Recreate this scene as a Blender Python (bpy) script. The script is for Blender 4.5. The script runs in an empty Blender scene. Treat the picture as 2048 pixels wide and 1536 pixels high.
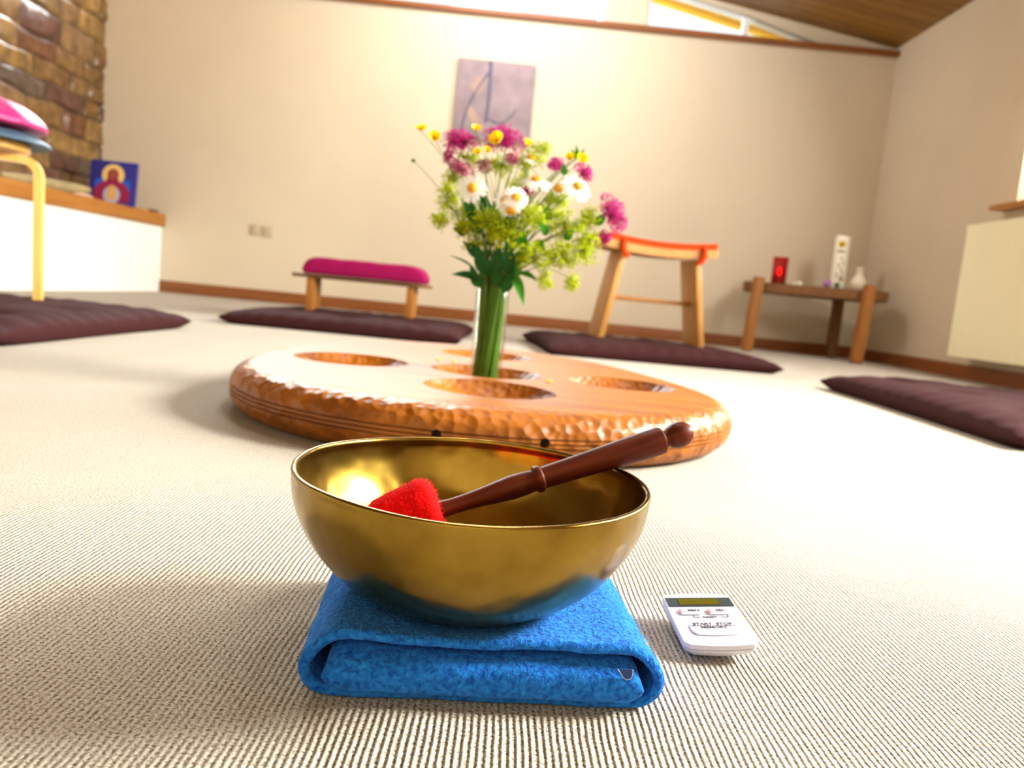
import bpy, bmesh, math, random
import numpy as np
from mathutils import Vector, Matrix, Quaternion, noise
random.seed(7)
S = bpy.context.scene
COL = S.collection
PI = math.pi

# ------------------------------------------------------------------ camera
F_PX, CXP, CYP, CAMZ = 1538.0, 1024.0, 768.0, 0.24
_b = F_PX*F_PX/180.0
_a = -math.tan(math.radians(5.55))*_b
_b = (F_PX*F_PX-4*_a)/180.0
VY = Vector((-4, -180, F_PX)).normalized()
DN = Vector((_a, _b, F_PX)); DN = (DN-VY*DN.dot(VY)).normalized()
UP = -DN
VX = VY.cross(UP)
if VX.x < 0: VX = -VX
# rows = world axes written in camera coordinates (x right, y down, z forward)
camd = bpy.data.cameras.new('camera'); cam = bpy.data.objects.new('camera', camd); COL.objects.link(cam)
right = Vector((VX.x, VY.x, UP.x)); down = Vector((VX.y, VY.y, UP.y)); fwd = Vector((VX.z, VY.z, UP.z))
up_ = -down; bk = -fwd
cam.matrix_world = Matrix(((right.x, up_.x, bk.x, 0), (right.y, up_.y, bk.y, 0), (right.z, up_.z, bk.z, CAMZ), (0, 0, 0, 1)))
camd.sensor_width = 36; camd.lens = F_PX/2048*36
camd.clip_start = 0.02; camd.clip_end = 200
camd.dof.use_dof = True; camd.dof.focus_distance = 0.47; camd.dof.aperture_fstop = 8.5
S.camera = cam

def P(x, y, Y):
    """world point seen at photo pixel (x, y) at room depth Y"""
    c = Vector((x-CXP, y-CYP, F_PX))
    d = Vector((VX.dot(c), VY.dot(c), UP.dot(c)))
    t = Y/d.y
    return Vector((d.x*t, Y, CAMZ+d.z*t))

# ------------------------------------------------------------------ view, world, lights
S.view_settings.view_transform = 'Standard'; S.view_settings.look = 'None'
S.view_settings.exposure = 0.14; S.view_settings.gamma = 1.0; S.view_settings.use_curve_mapping = False
w = bpy.data.worlds.new('daylight'); S.world = w; w.use_nodes = True
bgn = w.node_tree.nodes['Background']; bgn.inputs[0].default_value = (0.93, 0.97, 1.0, 1); bgn.inputs[1].default_value = 1.3
S.cycles.max_bounces = 16; S.cycles.transmission_bounces = 14; S.cycles.glossy_bounces = 6; S.cycles.diffuse_bounces = 3; S.cycles.transparent_max_bounces = 16
S.cycles.use_denoising = True
S.cycles.sample_clamp_indirect = 6

def area(name, loc, tgt, sx, sy, power, col, spread=180):
    l = bpy.data.lights.new(name, 'AREA'); l.shape = 'RECTANGLE'; l.size = sx; l.size_y = sy
    l.energy = power; l.color = col; l.spread = math.radians(spread)
    o = bpy.data.objects.new(name, l); COL.objects.link(o); o.location = loc
    o.rotation_euler = (Vector(tgt)-Vector(loc)).to_track_quat('-Z', 'Y').to_euler()
    return o
# daylight entering through the window of the right-hand wall (near half brighter: open sky)
area('daylight_side_window', (2.95, 1.2, 1.85), (0.0, 0.6, 0.0), 1.0, 0.85, 470, (1.0, 0.97, 0.93))
area('daylight_side_window_far', (2.95, 3.1, 1.6), (0.0, 2.6, 0.0), 2.2, 1.0, 230, (1.0, 0.98, 0.95))
# daylight through the high windows of the back wall
area('daylight_high_window', (-1.25, 6.32, 2.72), (-0.7, 1.5, 0.0), 3.4, 0.62, 430, (0.96, 0.98, 1.0))
# added unseen overhead lamp for the high shadows; its roof opening is assumed
area('overhead_fill', (0.13, 1.75, 2.70), (0.0, 0.6, 0.0), 0.6, 0.5, 16, (1.0, 0.98, 0.95))
# added unseen lamp that whitens the upper back wall like window glow
area('back_wall_fill', (0.0, 4.75, 2.66), (0.2, 5.95, 1.9), 1.6, 0.4, 52, (0.97, 0.98, 1.0))

# ------------------------------------------------------------------ node material helpers
def new_mat(name):
    m = bpy.data.materials.new(name); m.use_nodes = True
    nt = m.node_tree; b = nt.nodes['Principled BSDF']
    return m, nt, b
def N(nt, t, **kw):
    n = nt.nodes.new(t)
    for k, v in kw.items(): setattr(n, k, v)
    return n
def simple(name, col, rough=0.5, metal=0.0, sheen=0.0, coat=0.0, noise_amt=0.0, noise_scale=30, bump=0.0, bump_scale=200, spec=0.5, dist=0.001, stretch=None):
    m, nt, b = new_mat(name)
    b.inputs['Base Color'].default_value = (*col, 1); b.inputs['Roughness'].default_value = rough
    b.inputs['Metallic'].default_value = metal; b.inputs['Specular IOR Level'].default_value = spec
    if sheen: b.inputs['Sheen Weight'].default_value = sheen
    if coat: b.inputs['Coat Weight'].default_value = coat; b.inputs['Coat Roughness'].default_value = 0.15
    tc = N(nt, 'ShaderNodeTexCoord'); vec = tc.outputs['Object']
    if stretch:
        mp = N(nt, 'ShaderNodeMapping'); mp.inputs['Scale'].default_value = stretch
        nt.links.new(vec, mp.inputs[0]); vec = mp.outputs[0]
    if noise_amt:
        nz = N(nt, 'ShaderNodeTexNoise'); nz.inputs['Scale'].default_value = noise_scale; nz.inputs['Detail'].default_value = 6
        nt.links.new(vec, nz.inputs['Vector'])
        mx = N(nt, 'ShaderNodeMix', data_type='RGBA')
        mx.inputs[6].default_value = (*[c*(1-noise_amt) for c in col], 1)
        mx.inputs[7].default_value = (*[min(1, c*(1+noise_amt)) for c in col], 1)
        rp = N(nt, 'ShaderNodeMapRange'); rp.inputs[1].default_value = .3; rp.inputs[2].default_value = .7
        nt.links.new(nz.outputs[0], rp.inputs[0]); nt.links.new(rp.outputs[0], mx.inputs[0])
        nt.links.new(mx.outputs[2], b.inputs['Base Color'])
    if bump:
        nb = N(nt, 'ShaderNodeTexNoise'); nb.inputs['Scale'].default_value = bump_scale; nb.inputs['Detail'].default_value = 5
        nt.links.new(vec, nb.inputs['Vector'])
        bp = N(nt, 'ShaderNodeBump'); bp.inputs['Strength'].default_value = bump; bp.inputs['Distance'].default_value = dist
        nt.links.new(nb.outputs[0], bp.inputs['Height']); nt.links.new(bp.outputs[0], b.inputs['Normal'])
    return m
def wood(name, c1, c2, rough=0.35, scale=6.0, axis=(1, 12, 12), coat=0.0, bump=0.1, facets=None, spec=0.5):
    m, nt, b = new_mat(name)
    tc = N(nt, 'ShaderNodeTexCoord'); mp = N(nt, 'ShaderNodeMapping'); mp.inputs['Scale'].default_value = axis
    nt.links.new(tc.outputs['Object'], mp.inputs[0])
    nz = N(nt, 'ShaderNodeTexNoise'); nz.inputs['Scale'].default_value = scale; nz.inputs['Detail'].default_value = 8; nz.inputs['Distortion'].default_value = 0.6
    nt.links.new(mp.outputs[0], nz.inputs['Vector'])
    cr = N(nt, 'ShaderNodeValToRGB'); cr.color_ramp.elements[0].position = .32; cr.color_ramp.elements[1].position = .68
    cr.color_ramp.elements[0].color = (*c1, 1); cr.color_ramp.elements[1].color = (*c2, 1)
    nt.links.new(nz.outputs[0], cr.inputs[0]); nt.links.new(cr.outputs[0], b.inputs['Base Color'])
    b.inputs['Roughness'].default_value = rough; b.inputs['Specular IOR Level'].default_value = spec
    if coat: b.inputs['Coat Weight'].default_value = coat; b.inputs['Coat Roughness'].default_value = 0.12
    bp = N(nt, 'ShaderNodeBump'); bp.inputs['Strength'].default_value = bump; bp.inputs['Distance'].default_value = 0.0006
    nt.links.new(nz.outputs[0], bp.inputs['Height'])
    out = bp
    if facets:
        vo = N(nt, 'ShaderNodeTexVoronoi', feature='SMOOTH_F1'); vo.inputs['Scale'].default_value = facets[0]; vo.inputs['Smoothness'].default_value = 0.25
        nt.links.new(tc.outputs['Object'], vo.inputs['Vector'])
        b2 = N(nt, 'ShaderNodeBump'); b2.inputs['Strength'].default_value = facets[1]; b2.inputs['Distance'].default_value = facets[2]
        at = N(nt, 'ShaderNodeAttribute', attribute_name='carved')
        mm = N(nt, 'ShaderNodeMath', operation='MULTIPLY'); nt.links.new(vo.outputs['Distance'], mm.inputs[0]); nt.links.new(at.outputs['Fac'], mm.inputs[1])
        nt.links.new(mm.outputs[0], b2.inputs['Height']); nt.links.new(bp.outputs[0], b2.inputs['Normal']); out = b2
    nt.links.new(out.outputs[0], b.inputs['Normal'])
    return m

M = {}
M['plaster'] = simple('plaster', (.64, .54, .39), .9, noise_amt=.02, noise_scale=3, bump=.5, bump_scale=60, dist=.004)
M['plaster_white'] = simple('plaster_white', (.84, .82, .76), .85, bump=.35, bump_scale=60, dist=.003)
M['pine_trim'] = wood('pine_trim', (.19, .052, .006), (.28, .085, .012), .5, 3, (1, 20, 20))
M['pine_trim_y'] = wood('pine_trim_y', (.19, .05, .006), (.28, .08, .012), .5, 3, (20, 1, 20))
M['white_frame'] = simple('white_frame', (.85, .85, .83), .5)
M['wood_pale'] = wood('wood_pale', (.44, .19, .035), (.58, .29, .065), .5, 5, (14, 14, 1))
M['wood_orange'] = wood('wood_orange', (.26, .085, .006), (.37, .135, .013), .6, 5, (14, 14, 1))
M['wood_orange_x'] = wood('wood_orange_x', (.32, .12, .015), (.44, .18, .03), .5, 5, (1, 14, 14))
M['wood_brown_x'] = wood('wood_brown_x', (.13, .05, .012), (.22, .09, .02), .6, 5, (1, 14, 14))
M['birch'] = wood('birch', (.78, .40, .08), (.88, .52, .14), .35, 5, (14, 14, 1), coat=.3)
M['mallet_wood'] = wood('mallet_wood', (.05, .007, .002), (.135, .022, .005), .45, 9, (1.2, 16, 16), coat=.03, bump=.25, spec=.12)
M['table_wood'] = wood('table_wood', (.20, .052, .0015), (.37, .11, .004), .44, 3.2, (1, 7, 7), coat=.05, spec=.3, bump=.08, facets=(64, .9, .005))
M['dark_hole'] = simple('dark_hole', (.02, .01, .006), .8)
M['seam'] = simple('seam', (.07, .025, .01), .7)
M['cotton_dark'] = simple('cotton_dark', (.040, .012, .012), .8, sheen=.0, spec=.05, bump=.3, bump_scale=24, dist=.006)
M['pink_satin'] = simple('pink_satin', (.50, .012, .13), .45, sheen=.05, bump=.3, bump_scale=20, dist=.004)
M['purple_cloth'] = simple('purple_cloth', (.25, .002, .06), .8, spec=.15, bump=.3, bump_scale=35, dist=.004)
M['slate_cloth'] = simple('slate_cloth', (.045, .085, .13), .6, bump=.2, bump_scale=40)
M['orange_felt'] = simple('orange_felt', (.62, .05, .006), .95, spec=.1, bump=.4, bump_scale=120, dist=.003)
M['red_felt'] = simple('red_felt', (.66, .002, .002), .95, spec=.1, noise_amt=.18, noise_scale=160, bump=.8, bump_scale=420, dist=.0012)
M['fibre_red'] = simple('fibre_red', (.85, .01, .01), .9)
M['white_plastic'] = simple('white_plastic', (.64, .62, .72), .4, spec=.3)
M['socket_plastic'] = simple('socket_plastic', (.50, .40, .27), .5)
M['radiator_enamel'] = simple('radiator_enamel', (.98, .95, .68), .35)
M['lcd_dark'] = simple('lcd_dark', (.035, .048, .05), .3, spec=.12)
M['lcd_olive'] = simple('lcd_olive', (.08, .065, .002), .3, spec=.1)
M['ink'] = simple('ink', (.03, .03, .04), .6)
M['red_button'] = simple('button_red', (.35, .17, .18), .5)
M['green_stem'] = simple('green_stem', (.08, .17, .008), .5, spec=.3, noise_amt=.3, noise_scale=40)
M['leaf'] = simple('leaf', (.012, .095, .015), .5, spec=.25, noise_amt=.25, noise_scale=30)
M['leaf_bright'] = simple('leaf_bright', (.05, .24, .015), .5, spec=.25, noise_amt=.2, noise_scale=30)
M['petal_white'] = simple('petal_white', (.93, .93, .90), .6)
M['disc_yellow'] = simple('disc_yellow', (.78, .36, .01), .8, noise_amt=.3, noise_scale=200, bump=.8, bump_scale=600)
M['petal_yellow'] = simple('petal_yellow', (.90, .66, .002), .4, spec=.3)
M['petal_pink'] = simple('petal_pink', (.58, .02, .25), .7, spec=.15, noise_amt=.25, noise_scale=60)
M['petal_faded'] = simple('petal_faded', (.50, .12, .22), .7, spec=.15, noise_amt=.3, noise_scale=60)
M['mantle'] = simple('mantle', (.44, .52, .002), .7, spec=.15, noise_amt=.25, noise_scale=50)
for k in ('leaf', 'leaf_bright', 'petal_white', 'petal_yellow', 'petal_pink', 'petal_faded', 'mantle'):
    nt = M[k].node_tree; b = nt.nodes['Principled BSDF']
    tr = N(nt, 'ShaderNodeBsdfTranslucent'); mx = N(nt, 'ShaderNodeMixShader'); mx.inputs[0].default_value = .28
    src = b.inputs['Base Color'].links
    if src: nt.links.new(src[0].from_socket, tr.inputs[0])
    else: tr.inputs[0].default_value = b.inputs['Base Color'].default_value
    nt.links.new(b.outputs[0], mx.inputs[1]); nt.links.new(tr.outputs[0], mx.inputs[2])
    nt.links.new(mx.outputs[0], nt.nodes['Material Output'].inputs[0])
M['gold'] = simple('gold_paint', (.80, .55, .16), .6)
M['icon_blue'] = simple('icon_blue', (.025, .022, .22), .45)
M['icon_bright'] = simple('icon_bright', (.01, .10, .55), .5)
M['icon_maroon'] = simple('icon_maroon', (.28, .012, .06), .5)
M['icon_face'] = simple('icon_face', (.30, .08, .05), .5)
M['icon_pale'] = simple('icon_pale', (.38, .45, .62), .5)
M['icon_ochre'] = simple('icon_ochre', (.68, .38, .12), .5)
M['driftwood'] = simple('driftwood', (.36, .28, .13), .6, noise_amt=.25, noise_scale=8)
M['wax'] = simple('wax', (.88, .82, .66), .4)
M['wax_paint'] = simple('wax_paint', (.28, .25, .12), .5)
M['ceramic'] = simple('ceramic', (.72, .66, .48), .25)
M['lilac'] = simple('lilac_glass', (.35, .12, .40), .3)
M['dark_green'] = simple('dark_green', (.02, .09, .04), .4)
M['grey_relief'] = simple('grey_relief', (.27, .20, .21), .75, noise_amt=.18, noise_scale=9, bump=.4, bump_scale=18, dist=.004)
M['relief_line'] = simple('relief_line', (.12, .11, .17), .8)
M['relief_tan'] = simple('relief_tan', (.36, .24, .19), .8, noise_amt=.1, noise_scale=12)
M['eave'] = wood('eave', (.75, .48, .05), (.90, .66, .10), .5, 3, (1, 20, 20))
M['eave_dark'] = wood('eave_dark', (.50, .22, .03), (.62, .30, .05), .5, 3, (1, 20, 20))
M['stone_small'] = simple('stone_small', (.10, .045, .02), .8)

# brass
def brass():
    m, nt, b = new_mat('hammered_brass')
    tc = N(nt, 'ShaderNodeTexCoord')
    nz = N(nt, 'ShaderNodeTexNoise'); nz.inputs['Scale'].default_value = 16; nz.inputs['Detail'].default_value = 5
    nt.links.new(tc.outputs['Object'], nz.inputs['Vector'])
    cr = N(nt, 'ShaderNodeValToRGB'); cr.color_ramp.elements[0].position = .3; cr.color_ramp.elements[1].position = .72
    cr.color_ramp.elements[0].color = (.16, .082, .009, 1); cr.color_ramp.elements[1].color = (.37, .24, .04, 1)
    nt.links.new(nz.outputs[0], cr.inputs[0]); nt.links.new(cr.outputs[0], b.inputs['Base Color'])
    b.inputs['Metallic'].default_value = 1
    r = N(nt, 'ShaderNodeMapRange'); r.inputs[3].default_value = .17; r.inputs[4].default_value = .30
    nt.links.new(nz.outputs[0], r.inputs[0]); nt.links.new(r.outputs[0], b.inputs['Roughness'])
    vo = N(nt, 'ShaderNodeTexNoise'); vo.inputs['Scale'].default_value = 38; vo.inputs['Detail'].default_value = 1
    nt.links.new(tc.outputs['Object'], vo.inputs['Vector'])
    bp = N(nt, 'ShaderNodeBump'); bp.inputs['Strength'].default_value = .4; bp.inputs['Distance'].default_value = .004
    nt.links.new(vo.outputs[0], bp.inputs['Height']); nt.links.new(bp.outputs[0], b.inputs['Normal'])
    return m
M['brass'] = brass()

# felt blanket
def blue_felt():
    m, nt, b = new_mat('blue_wool_felt')
    tc = N(nt, 'ShaderNodeTexCoord')
    nz = N(nt, 'ShaderNodeTexNoise'); nz.inputs['Scale'].default_value = 300; nz.inputs['Detail'].default_value = 6; nz.inputs['Distortion'].default_value = .5
    nt.links.new(tc.outputs['Object'], nz.inputs['Vector'])
    n2 = N(nt, 'ShaderNodeTexNoise'); n2.inputs['Scale'].default_value = 60; n2.inputs['Detail'].default_value = 3
    nt.links.new(tc.outputs['Object'], n2.inputs['Vector'])
    cr = N(nt, 'ShaderNodeValToRGB'); e = cr.color_ramp.elements
    e[0].position = .30; e[0].color = (.002, .062, .38, 1); e[1].position = .75; e[1].color = (.022, .26, .85, 1)
    nt.links.new(nz.outputs[0], cr.inputs[0]); nt.links.new(cr.outputs[0], b.inputs['Base Color'])
    b.inputs['Roughness'].default_value = .95; b.inputs['Sheen Weight'].default_value = .15; b.inputs['Specular IOR Level'].default_value = .15
    b.inputs['Sheen Tint'].default_value = (.3, .6, 1, 1)
    ad = N(nt, 'ShaderNodeMath', operation='MULTIPLY_ADD'); ad.inputs[1].default_value = .6
    nt.links.new(n2.outputs[0], ad.inputs[0]); nt.links.new(nz.outputs[0], ad.inputs[2])
    bp = N(nt, 'ShaderNodeBump'); bp.inputs['Strength'].default_value = 1; bp.inputs['Distance'].default_value = .0024
    nt.links.new(ad.outputs[0], bp.inputs['Height']); nt.links.new(bp.outputs[0], b.inputs['Normal'])
    return m
M['blue_felt'] = blue_felt()

# ribbed wool carpet: ribs run along Y, pitch 4.6 mm
RIB = 0.0041
def carpet():
    m, nt, b = new_mat('ribbed_wool_carpet'); L = nt.links.new
    tc = N(nt, 'ShaderNodeTexCoord')
    wob = N(nt, 'ShaderNodeTexNoise'); wob.inputs['Scale'].default_value = 14; wob.inputs['Detail'].default_value = 2; L(tc.outputs['Object'], wob.inputs['Vector'])
    sx = N(nt, 'ShaderNodeSeparateXYZ'); L(tc.outputs['Object'], sx.inputs[0])
    def mth(op, a, b_=None, c=None):
        n = N(nt, 'ShaderNodeMath', operation=op)
        for i, v in enumerate((a, b_, c)):
            if v is None: continue
            if isinstance(v, (int, float)): n.inputs[i].default_value = v
            else: L(v, n.inputs[i])
        return n.outputs[0]
    xw = mth('MULTIPLY_ADD', wob.outputs[0], .004, sx.outputs[0])
    ph = mth('MULTIPLY', xw, 2*PI/RIB)
    rib = mth('MULTIPLY_ADD', mth('COSINE', ph), .5, .5)
    rib = mth('POWER', rib, .8)
    # beads along each rib, offset from rib to rib
    row = mth('FLOOR', mth('DIVIDE', xw, RIB))
    odd = mth('MULTIPLY', mth('FRACT', mth('MULTIPLY', row, .381)), 6.28)
    py = mth('ADD', mth('MULTIPLY', sx.outputs[1], 2*PI/.0042), odd)
    bead = mth('MULTIPLY_ADD', mth('SINE', py), .5, .5)
    nz = N(nt, 'ShaderNodeTexNoise'); nz.inputs['Scale'].default_value = 500; nz.inputs['Detail'].default_value = 5; L(tc.outputs['Object'], nz.inputs['Vector'])
    hgt = mth('MULTIPLY', rib, mth('MULTIPLY_ADD', bead, .25, .75))
    hgt = mth('MULTIPLY_ADD', nz.outputs[0], .6, hgt)
    bp = N(nt, 'ShaderNodeBump'); bp.inputs['Strength'].default_value = .75; bp.inputs['Distance'].default_value = .0020
    L(hgt, bp.inputs['Height']); L(bp.outputs[0], b.inputs['Normal'])
    # heathered yarn colour, darkened in the grooves to paint in their shade
    n2 = N(nt, 'ShaderNodeTexNoise'); n2.inputs['Scale'].default_value = 520; n2.inputs['Detail'].default_value = 5; L(tc.outputs['Object'], n2.inputs['Vector'])
    n3 = N(nt, 'ShaderNodeTexNoise'); n3.inputs['Scale'].default_value = 5; n3.inputs['Detail'].default_value = 4; L(tc.outputs['Object'], n3.inputs['Vector'])
    cr = N(nt, 'ShaderNodeValToRGB'); e = cr.color_ramp.elements
    e[0].position = .36; e[0].color = (.17, .125, .08, 1); e[1].position = .56; e[1].color = (.57, .52, .435, 1)
    L(mth('MULTIPLY_ADD', rib, .16, mth('SUBTRACT', n2.outputs[0], .06)), cr.inputs[0])
    mx = N(nt, 'ShaderNodeMix', data_type='RGBA', blend_type='MULTIPLY'); mx.inputs[0].default_value = .35
    c3 = N(nt, 'ShaderNodeValToRGB'); c3.color_ramp.elements[0].position = .3; c3.color_ramp.elements[1].position = .7
    c3.color_ramp.elements[0].color = (.85, .80, .74, 1); c3.color_ramp.elements[1].color = (1, 1, 1, 1)
    L(n3.outputs[0], c3.inputs[0]); L(cr.outputs[0], mx.inputs[6]); L(c3.outputs[0], mx.inputs[7]); L(mx.outputs[2], b.inputs['Base Color'])
    b.inputs['Roughness'].default_value = .95; b.inputs['Specular IOR Level'].default_value = .1
    return m
M['carpet'] = carpet()

def planks():
    m, nt, b = new_mat('ceiling_boards'); L = nt.links.new
    tc = N(nt, 'ShaderNodeTexCoord')
    mp = N(nt, 'ShaderNodeMapping'); mp.inputs['Scale'].default_value = (1.2, 14, 1)
    L(tc.outputs['Object'], mp.inputs[0])
    nz = N(nt, 'ShaderNodeTexNoise'); nz.inputs['Scale'].default_value = 3; nz.inputs['Detail'].default_value = 8; L(mp.outputs[0], nz.inputs['Vector'])
    br = N(nt, 'ShaderNodeTexBrick'); br.inputs['Scale'].default_value = 1; br.offset = .37
    br.inputs['Brick Width'].default_value = 3.1; br.inputs['Row Height'].default_value = .11; br.inputs['Mortar Size'].default_value = .005
    br.inputs['Color1'].default_value = (.22, .10, .012, 1); br.inputs['Color2'].default_value = (.33, .165, .020, 1); br.inputs['Mortar'].default_value = (.08, .03, .01, 1)
    L(tc.outputs['Object'], br.inputs['Vector'])
    cr = N(nt, 'ShaderNodeValToRGB'); cr.color_ramp.elements[0].color = (.6, .55, .5, 1); cr.color_ramp.elements[1].color = (1.2, 1.2, 1.1, 1)
    cr.color_ramp.elements[0].position = .3; cr.color_ramp.elements[1].position = .7
    L(nz.outputs[0], cr.inputs[0])
    mx = N(nt, 'ShaderNodeMix', data_type='RGBA', blend_type='MULTIPLY'); mx.inputs[0].default_value = .9
    L(br.outputs[0], mx.inputs[6]); L(cr.outputs[0], mx.inputs[7]); L(mx.outputs[2], b.inputs['Base Color'])
    b.inputs['Roughness'].default_value = .5
    return m
M['planks'] = planks()

def stone():
    m, nt, b = new_mat('rubble_stone'); L = nt.links.new
    at = N(nt, 'ShaderNodeAttribute', attribute_name='tone')
    cr = N(nt, 'ShaderNodeValToRGB'); cr.color_ramp.interpolation = 'CONSTANT'
    cols = [(0, (.19, .10, .03)), (.2, (.14, .055, .022)), (.35, (.25, .145, .045)), (.5, (.11, .045, .03)), (.62, (.22, .125, .055)), (.78, (.17, .095, .03)), (.9, (.11, .075, .055))]
    cr.color_ramp.elements[0].color = (*cols[0][1], 1); cr.color_ramp.elements[1].position = cols[1][0]; cr.color_ramp.elements[1].color = (*cols[1][1], 1)
    for p_, c in cols[2:]: e = cr.color_ramp.elements.new(p_); e.color = (*c, 1)
    L(at.outputs['Fac'], cr.inputs[0])
    tc = N(nt, 'ShaderNodeTexCoord'); nz = N(nt, 'ShaderNodeTexNoise'); nz.inputs['Scale'].default_value = 11; nz.inputs['Detail'].default_value = 8
    L(tc.outputs['Object'], nz.inputs['Vector'])
    c2 = N(nt, 'ShaderNodeValToRGB'); c2.color_ramp.elements[0].position = .3; c2.color_ramp.elements[1].position = .7
    c2.color_ramp.elements[0].color = (.45, .4, .35, 1); c2.color_ramp.elements[1].color = (1.25, 1.2, 1.1, 1); L(nz.outputs[0], c2.inputs[0])
    mx = N(nt, 'ShaderNodeMix', data_type='RGBA', blend_type='MULTIPLY'); mx.inputs[0].default_value = 1
    L(cr.outputs[0], mx.inputs[6]); L(c2.outputs[0], mx.inputs[7]); L(mx.outputs[2], b.inputs['Base Color'])
    bp = N(nt, 'ShaderNodeBump'); bp.inputs['Strength'].default_value = .8; bp.inputs['Distance'].default_value = .012
    L(nz.outputs[0], bp.inputs['Height']); L(bp.outputs[0], b.inputs['Normal'])
    b.inputs['Roughness'].default_value = .38
    return m
M['stone'] = stone(); M['mortar'] = simple('mortar', (.10, .07, .045), .9, noise_amt=.3, noise_scale=20, bump=.6, bump_scale=40, dist=.006)

def glass(name, col=(1, 1, 1), rough=0.0, ior=1.45):
    m, nt, b = new_mat(name)
    b.inputs['Base Color'].default_value = (*col, 1); b.inputs['Transmission Weight'].default_value = 1
    b.inputs['Roughness'].default_value = rough; b.inputs['IOR'].default_value = ior
    return m
M['red_glass'] = glass('red_glass', (.75, .005, .01), .1)
def pane_mat():
    m, nt, b = new_mat('window_glass')
    t = N(nt, 'ShaderNodeBsdfTransparent'); t.inputs[0].default_value = (.97, .99, .98, 1)
    g = N(nt, 'ShaderNodeBsdfGlossy'); g.inputs['Roughness'].default_value = .02
    fr = N(nt, 'ShaderNodeFresnel'); fr.inputs[0].default_value = 1.3
    mx = N(nt, 'ShaderNodeMixShader'); nt.links.new(fr.outputs[0], mx.inputs[0]); nt.links.new(t.outputs[0], mx.inputs[1]); nt.links.new(g.outputs[0], mx.inputs[2])
    nt.links.new(mx.outputs[0], nt.nodes['Material Output'].inputs[0])
    return m
M['pane'] = pane_mat()
def clear_vase():
    m, nt, b = new_mat('vase_glass')
    t = N(nt, 'ShaderNodeBsdfTransparent'); t.inputs[0].default_value = (.96, .985, .97, 1)
    g = N(nt, 'ShaderNodeBsdfGlossy'); g.inputs['Roughness'].default_value = .06
    lw = N(nt, 'ShaderNodeLayerWeight'); lw.inputs[0].default_value = .5
    fr = N(nt, 'ShaderNodeMath', operation='POWER'); fr.inputs[1].default_value = 3.0; nt.links.new(lw.outputs['Facing'], fr.inputs[0])
    mx = N(nt, 'ShaderNodeMixShader'); nt.links.new(fr.outputs[0], mx.inputs[0]); nt.links.new(t.outputs[0], mx.inputs[1]); nt.links.new(g.outputs[0], mx.inputs[2])
    nt.links.new(mx.outputs[0], nt.nodes['Material Output'].inputs[0])
    return m
M['glass'] = clear_vase()
def emis(name, col, s):
    m, nt, b = new_mat(name); b.inputs['Emission Color'].default_value = (*col, 1); b.inputs['Emission Strength'].default_value = s
    b.inputs['Base Color'].default_value = (*col, 1); return m
M['flame'] = emis('flame', (1, .06, .03), 12)

# ------------------------------------------------------------------ mesh helpers
def link(name, me, m=None, parent=None, smooth=True, sharp=None):
    o = bpy.data.objects.new(name, me); COL.objects.link(o)
    if m is not None:
        for mm in (m if isinstance(m, (list, tuple)) else [m]): me.materials.append(mm)
    if smooth: me.shade_smooth()
    if sharp is not None: me.set_sharp_from_angle(angle=math.radians(sharp))
    if parent is not None: o.parent = parent
    return o
def from_bm(name, bm, m=None, parent=None, smooth=True, sharp=40):
    me = bpy.data.meshes.new(name); bmesh.ops.recalc_face_normals(bm, faces=bm.faces); bm.to_mesh(me); bm.free()
    return link(name, me, m, parent, smooth, sharp)
def thing(name, label, cat, loc=(0, 0, 0), rz=0, group=None):
    o = bpy.data.objects.new(name, None); COL.objects.link(o); o.location = loc; o.rotation_euler = (0, 0, rz)
    o.empty_display_size = .05
    o['label'] = label; o['category'] = cat
    if group: o['group'] = group
    return o
def tag(o, label, cat, group=None):
    o['label'] = label; o['category'] = cat
    if group: o['group'] = group
    return o
def struct(o): o['kind'] = 'structure'; return o
def box(bm, a, b, mat=None, bev=0.0, seg=2):
    r = bmesh.ops.create_cube(bm, size=1)
    vs = r['verts']
    for v in vs:
        v.co = Vector([(a[i]+b[i])/2+v.co[i]*(b[i]-a[i]) for i in range(3)])
    if mat is not None:
        for v in vs: v.co = mat @ v.co
    if bev:
        es = list({e for v in vs for e in v.link_edges})
        bmesh.ops.bevel(bm, geom=es, offset=bev, segments=seg, affect='EDGES', profile=.6)
    return vs
def prism(bm, pts, axis, lo, hi):
    """extrude polygon pts (2D) between lo and hi along axis (0,1,2)"""
    def mk(p, h):
        c = [p[0], p[1]]; c.insert(axis, h); return bm.verts.new(c)
    A = [mk(p, lo) for p in pts]; B = [mk(p, hi) for p in pts]
    n = len(pts)
    bm.faces.new(A); bm.faces.new(B[::-1])
    for i in range(n): bm.faces.new((A[i], B[i], B[(i+1) % n], A[(i+1) % n]))
def lathe(bm, prof, seg=64, mat=None, wob=None):
    rings = []
    for r, z in prof:
        if r < 1e-6: rings.append([bm.verts.new((0, 0, z))])
        else: rings.append([bm.verts.new((r*math.cos(2*PI*i/seg), r*math.sin(2*PI*i/seg), z)) for i in range(seg)])
    for A, B in zip(rings, rings[1:]):
        for i in range(seg):
            j = (i+1) % seg
            if len(A) == 1 and len(B) == 1: continue
            if len(A) == 1: bm.faces.new((A[0], B[i], B[j]))
            elif len(B) == 1: bm.faces.new((A[i], B[0], A[j]))
            else: bm.faces.new((A[i], B[i], B[j], A[j]))
    if mat is not None or wob:
        for R_ in rings:
            for v in R_:
                if wob: v.co += wob(v.co)
                if mat is not None: v.co = mat @ v.co
    return rings
def frame_z(d):
    return Vector(d).normalized().to_track_quat('Z', 'Y').to_matrix().to_4x4()
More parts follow.
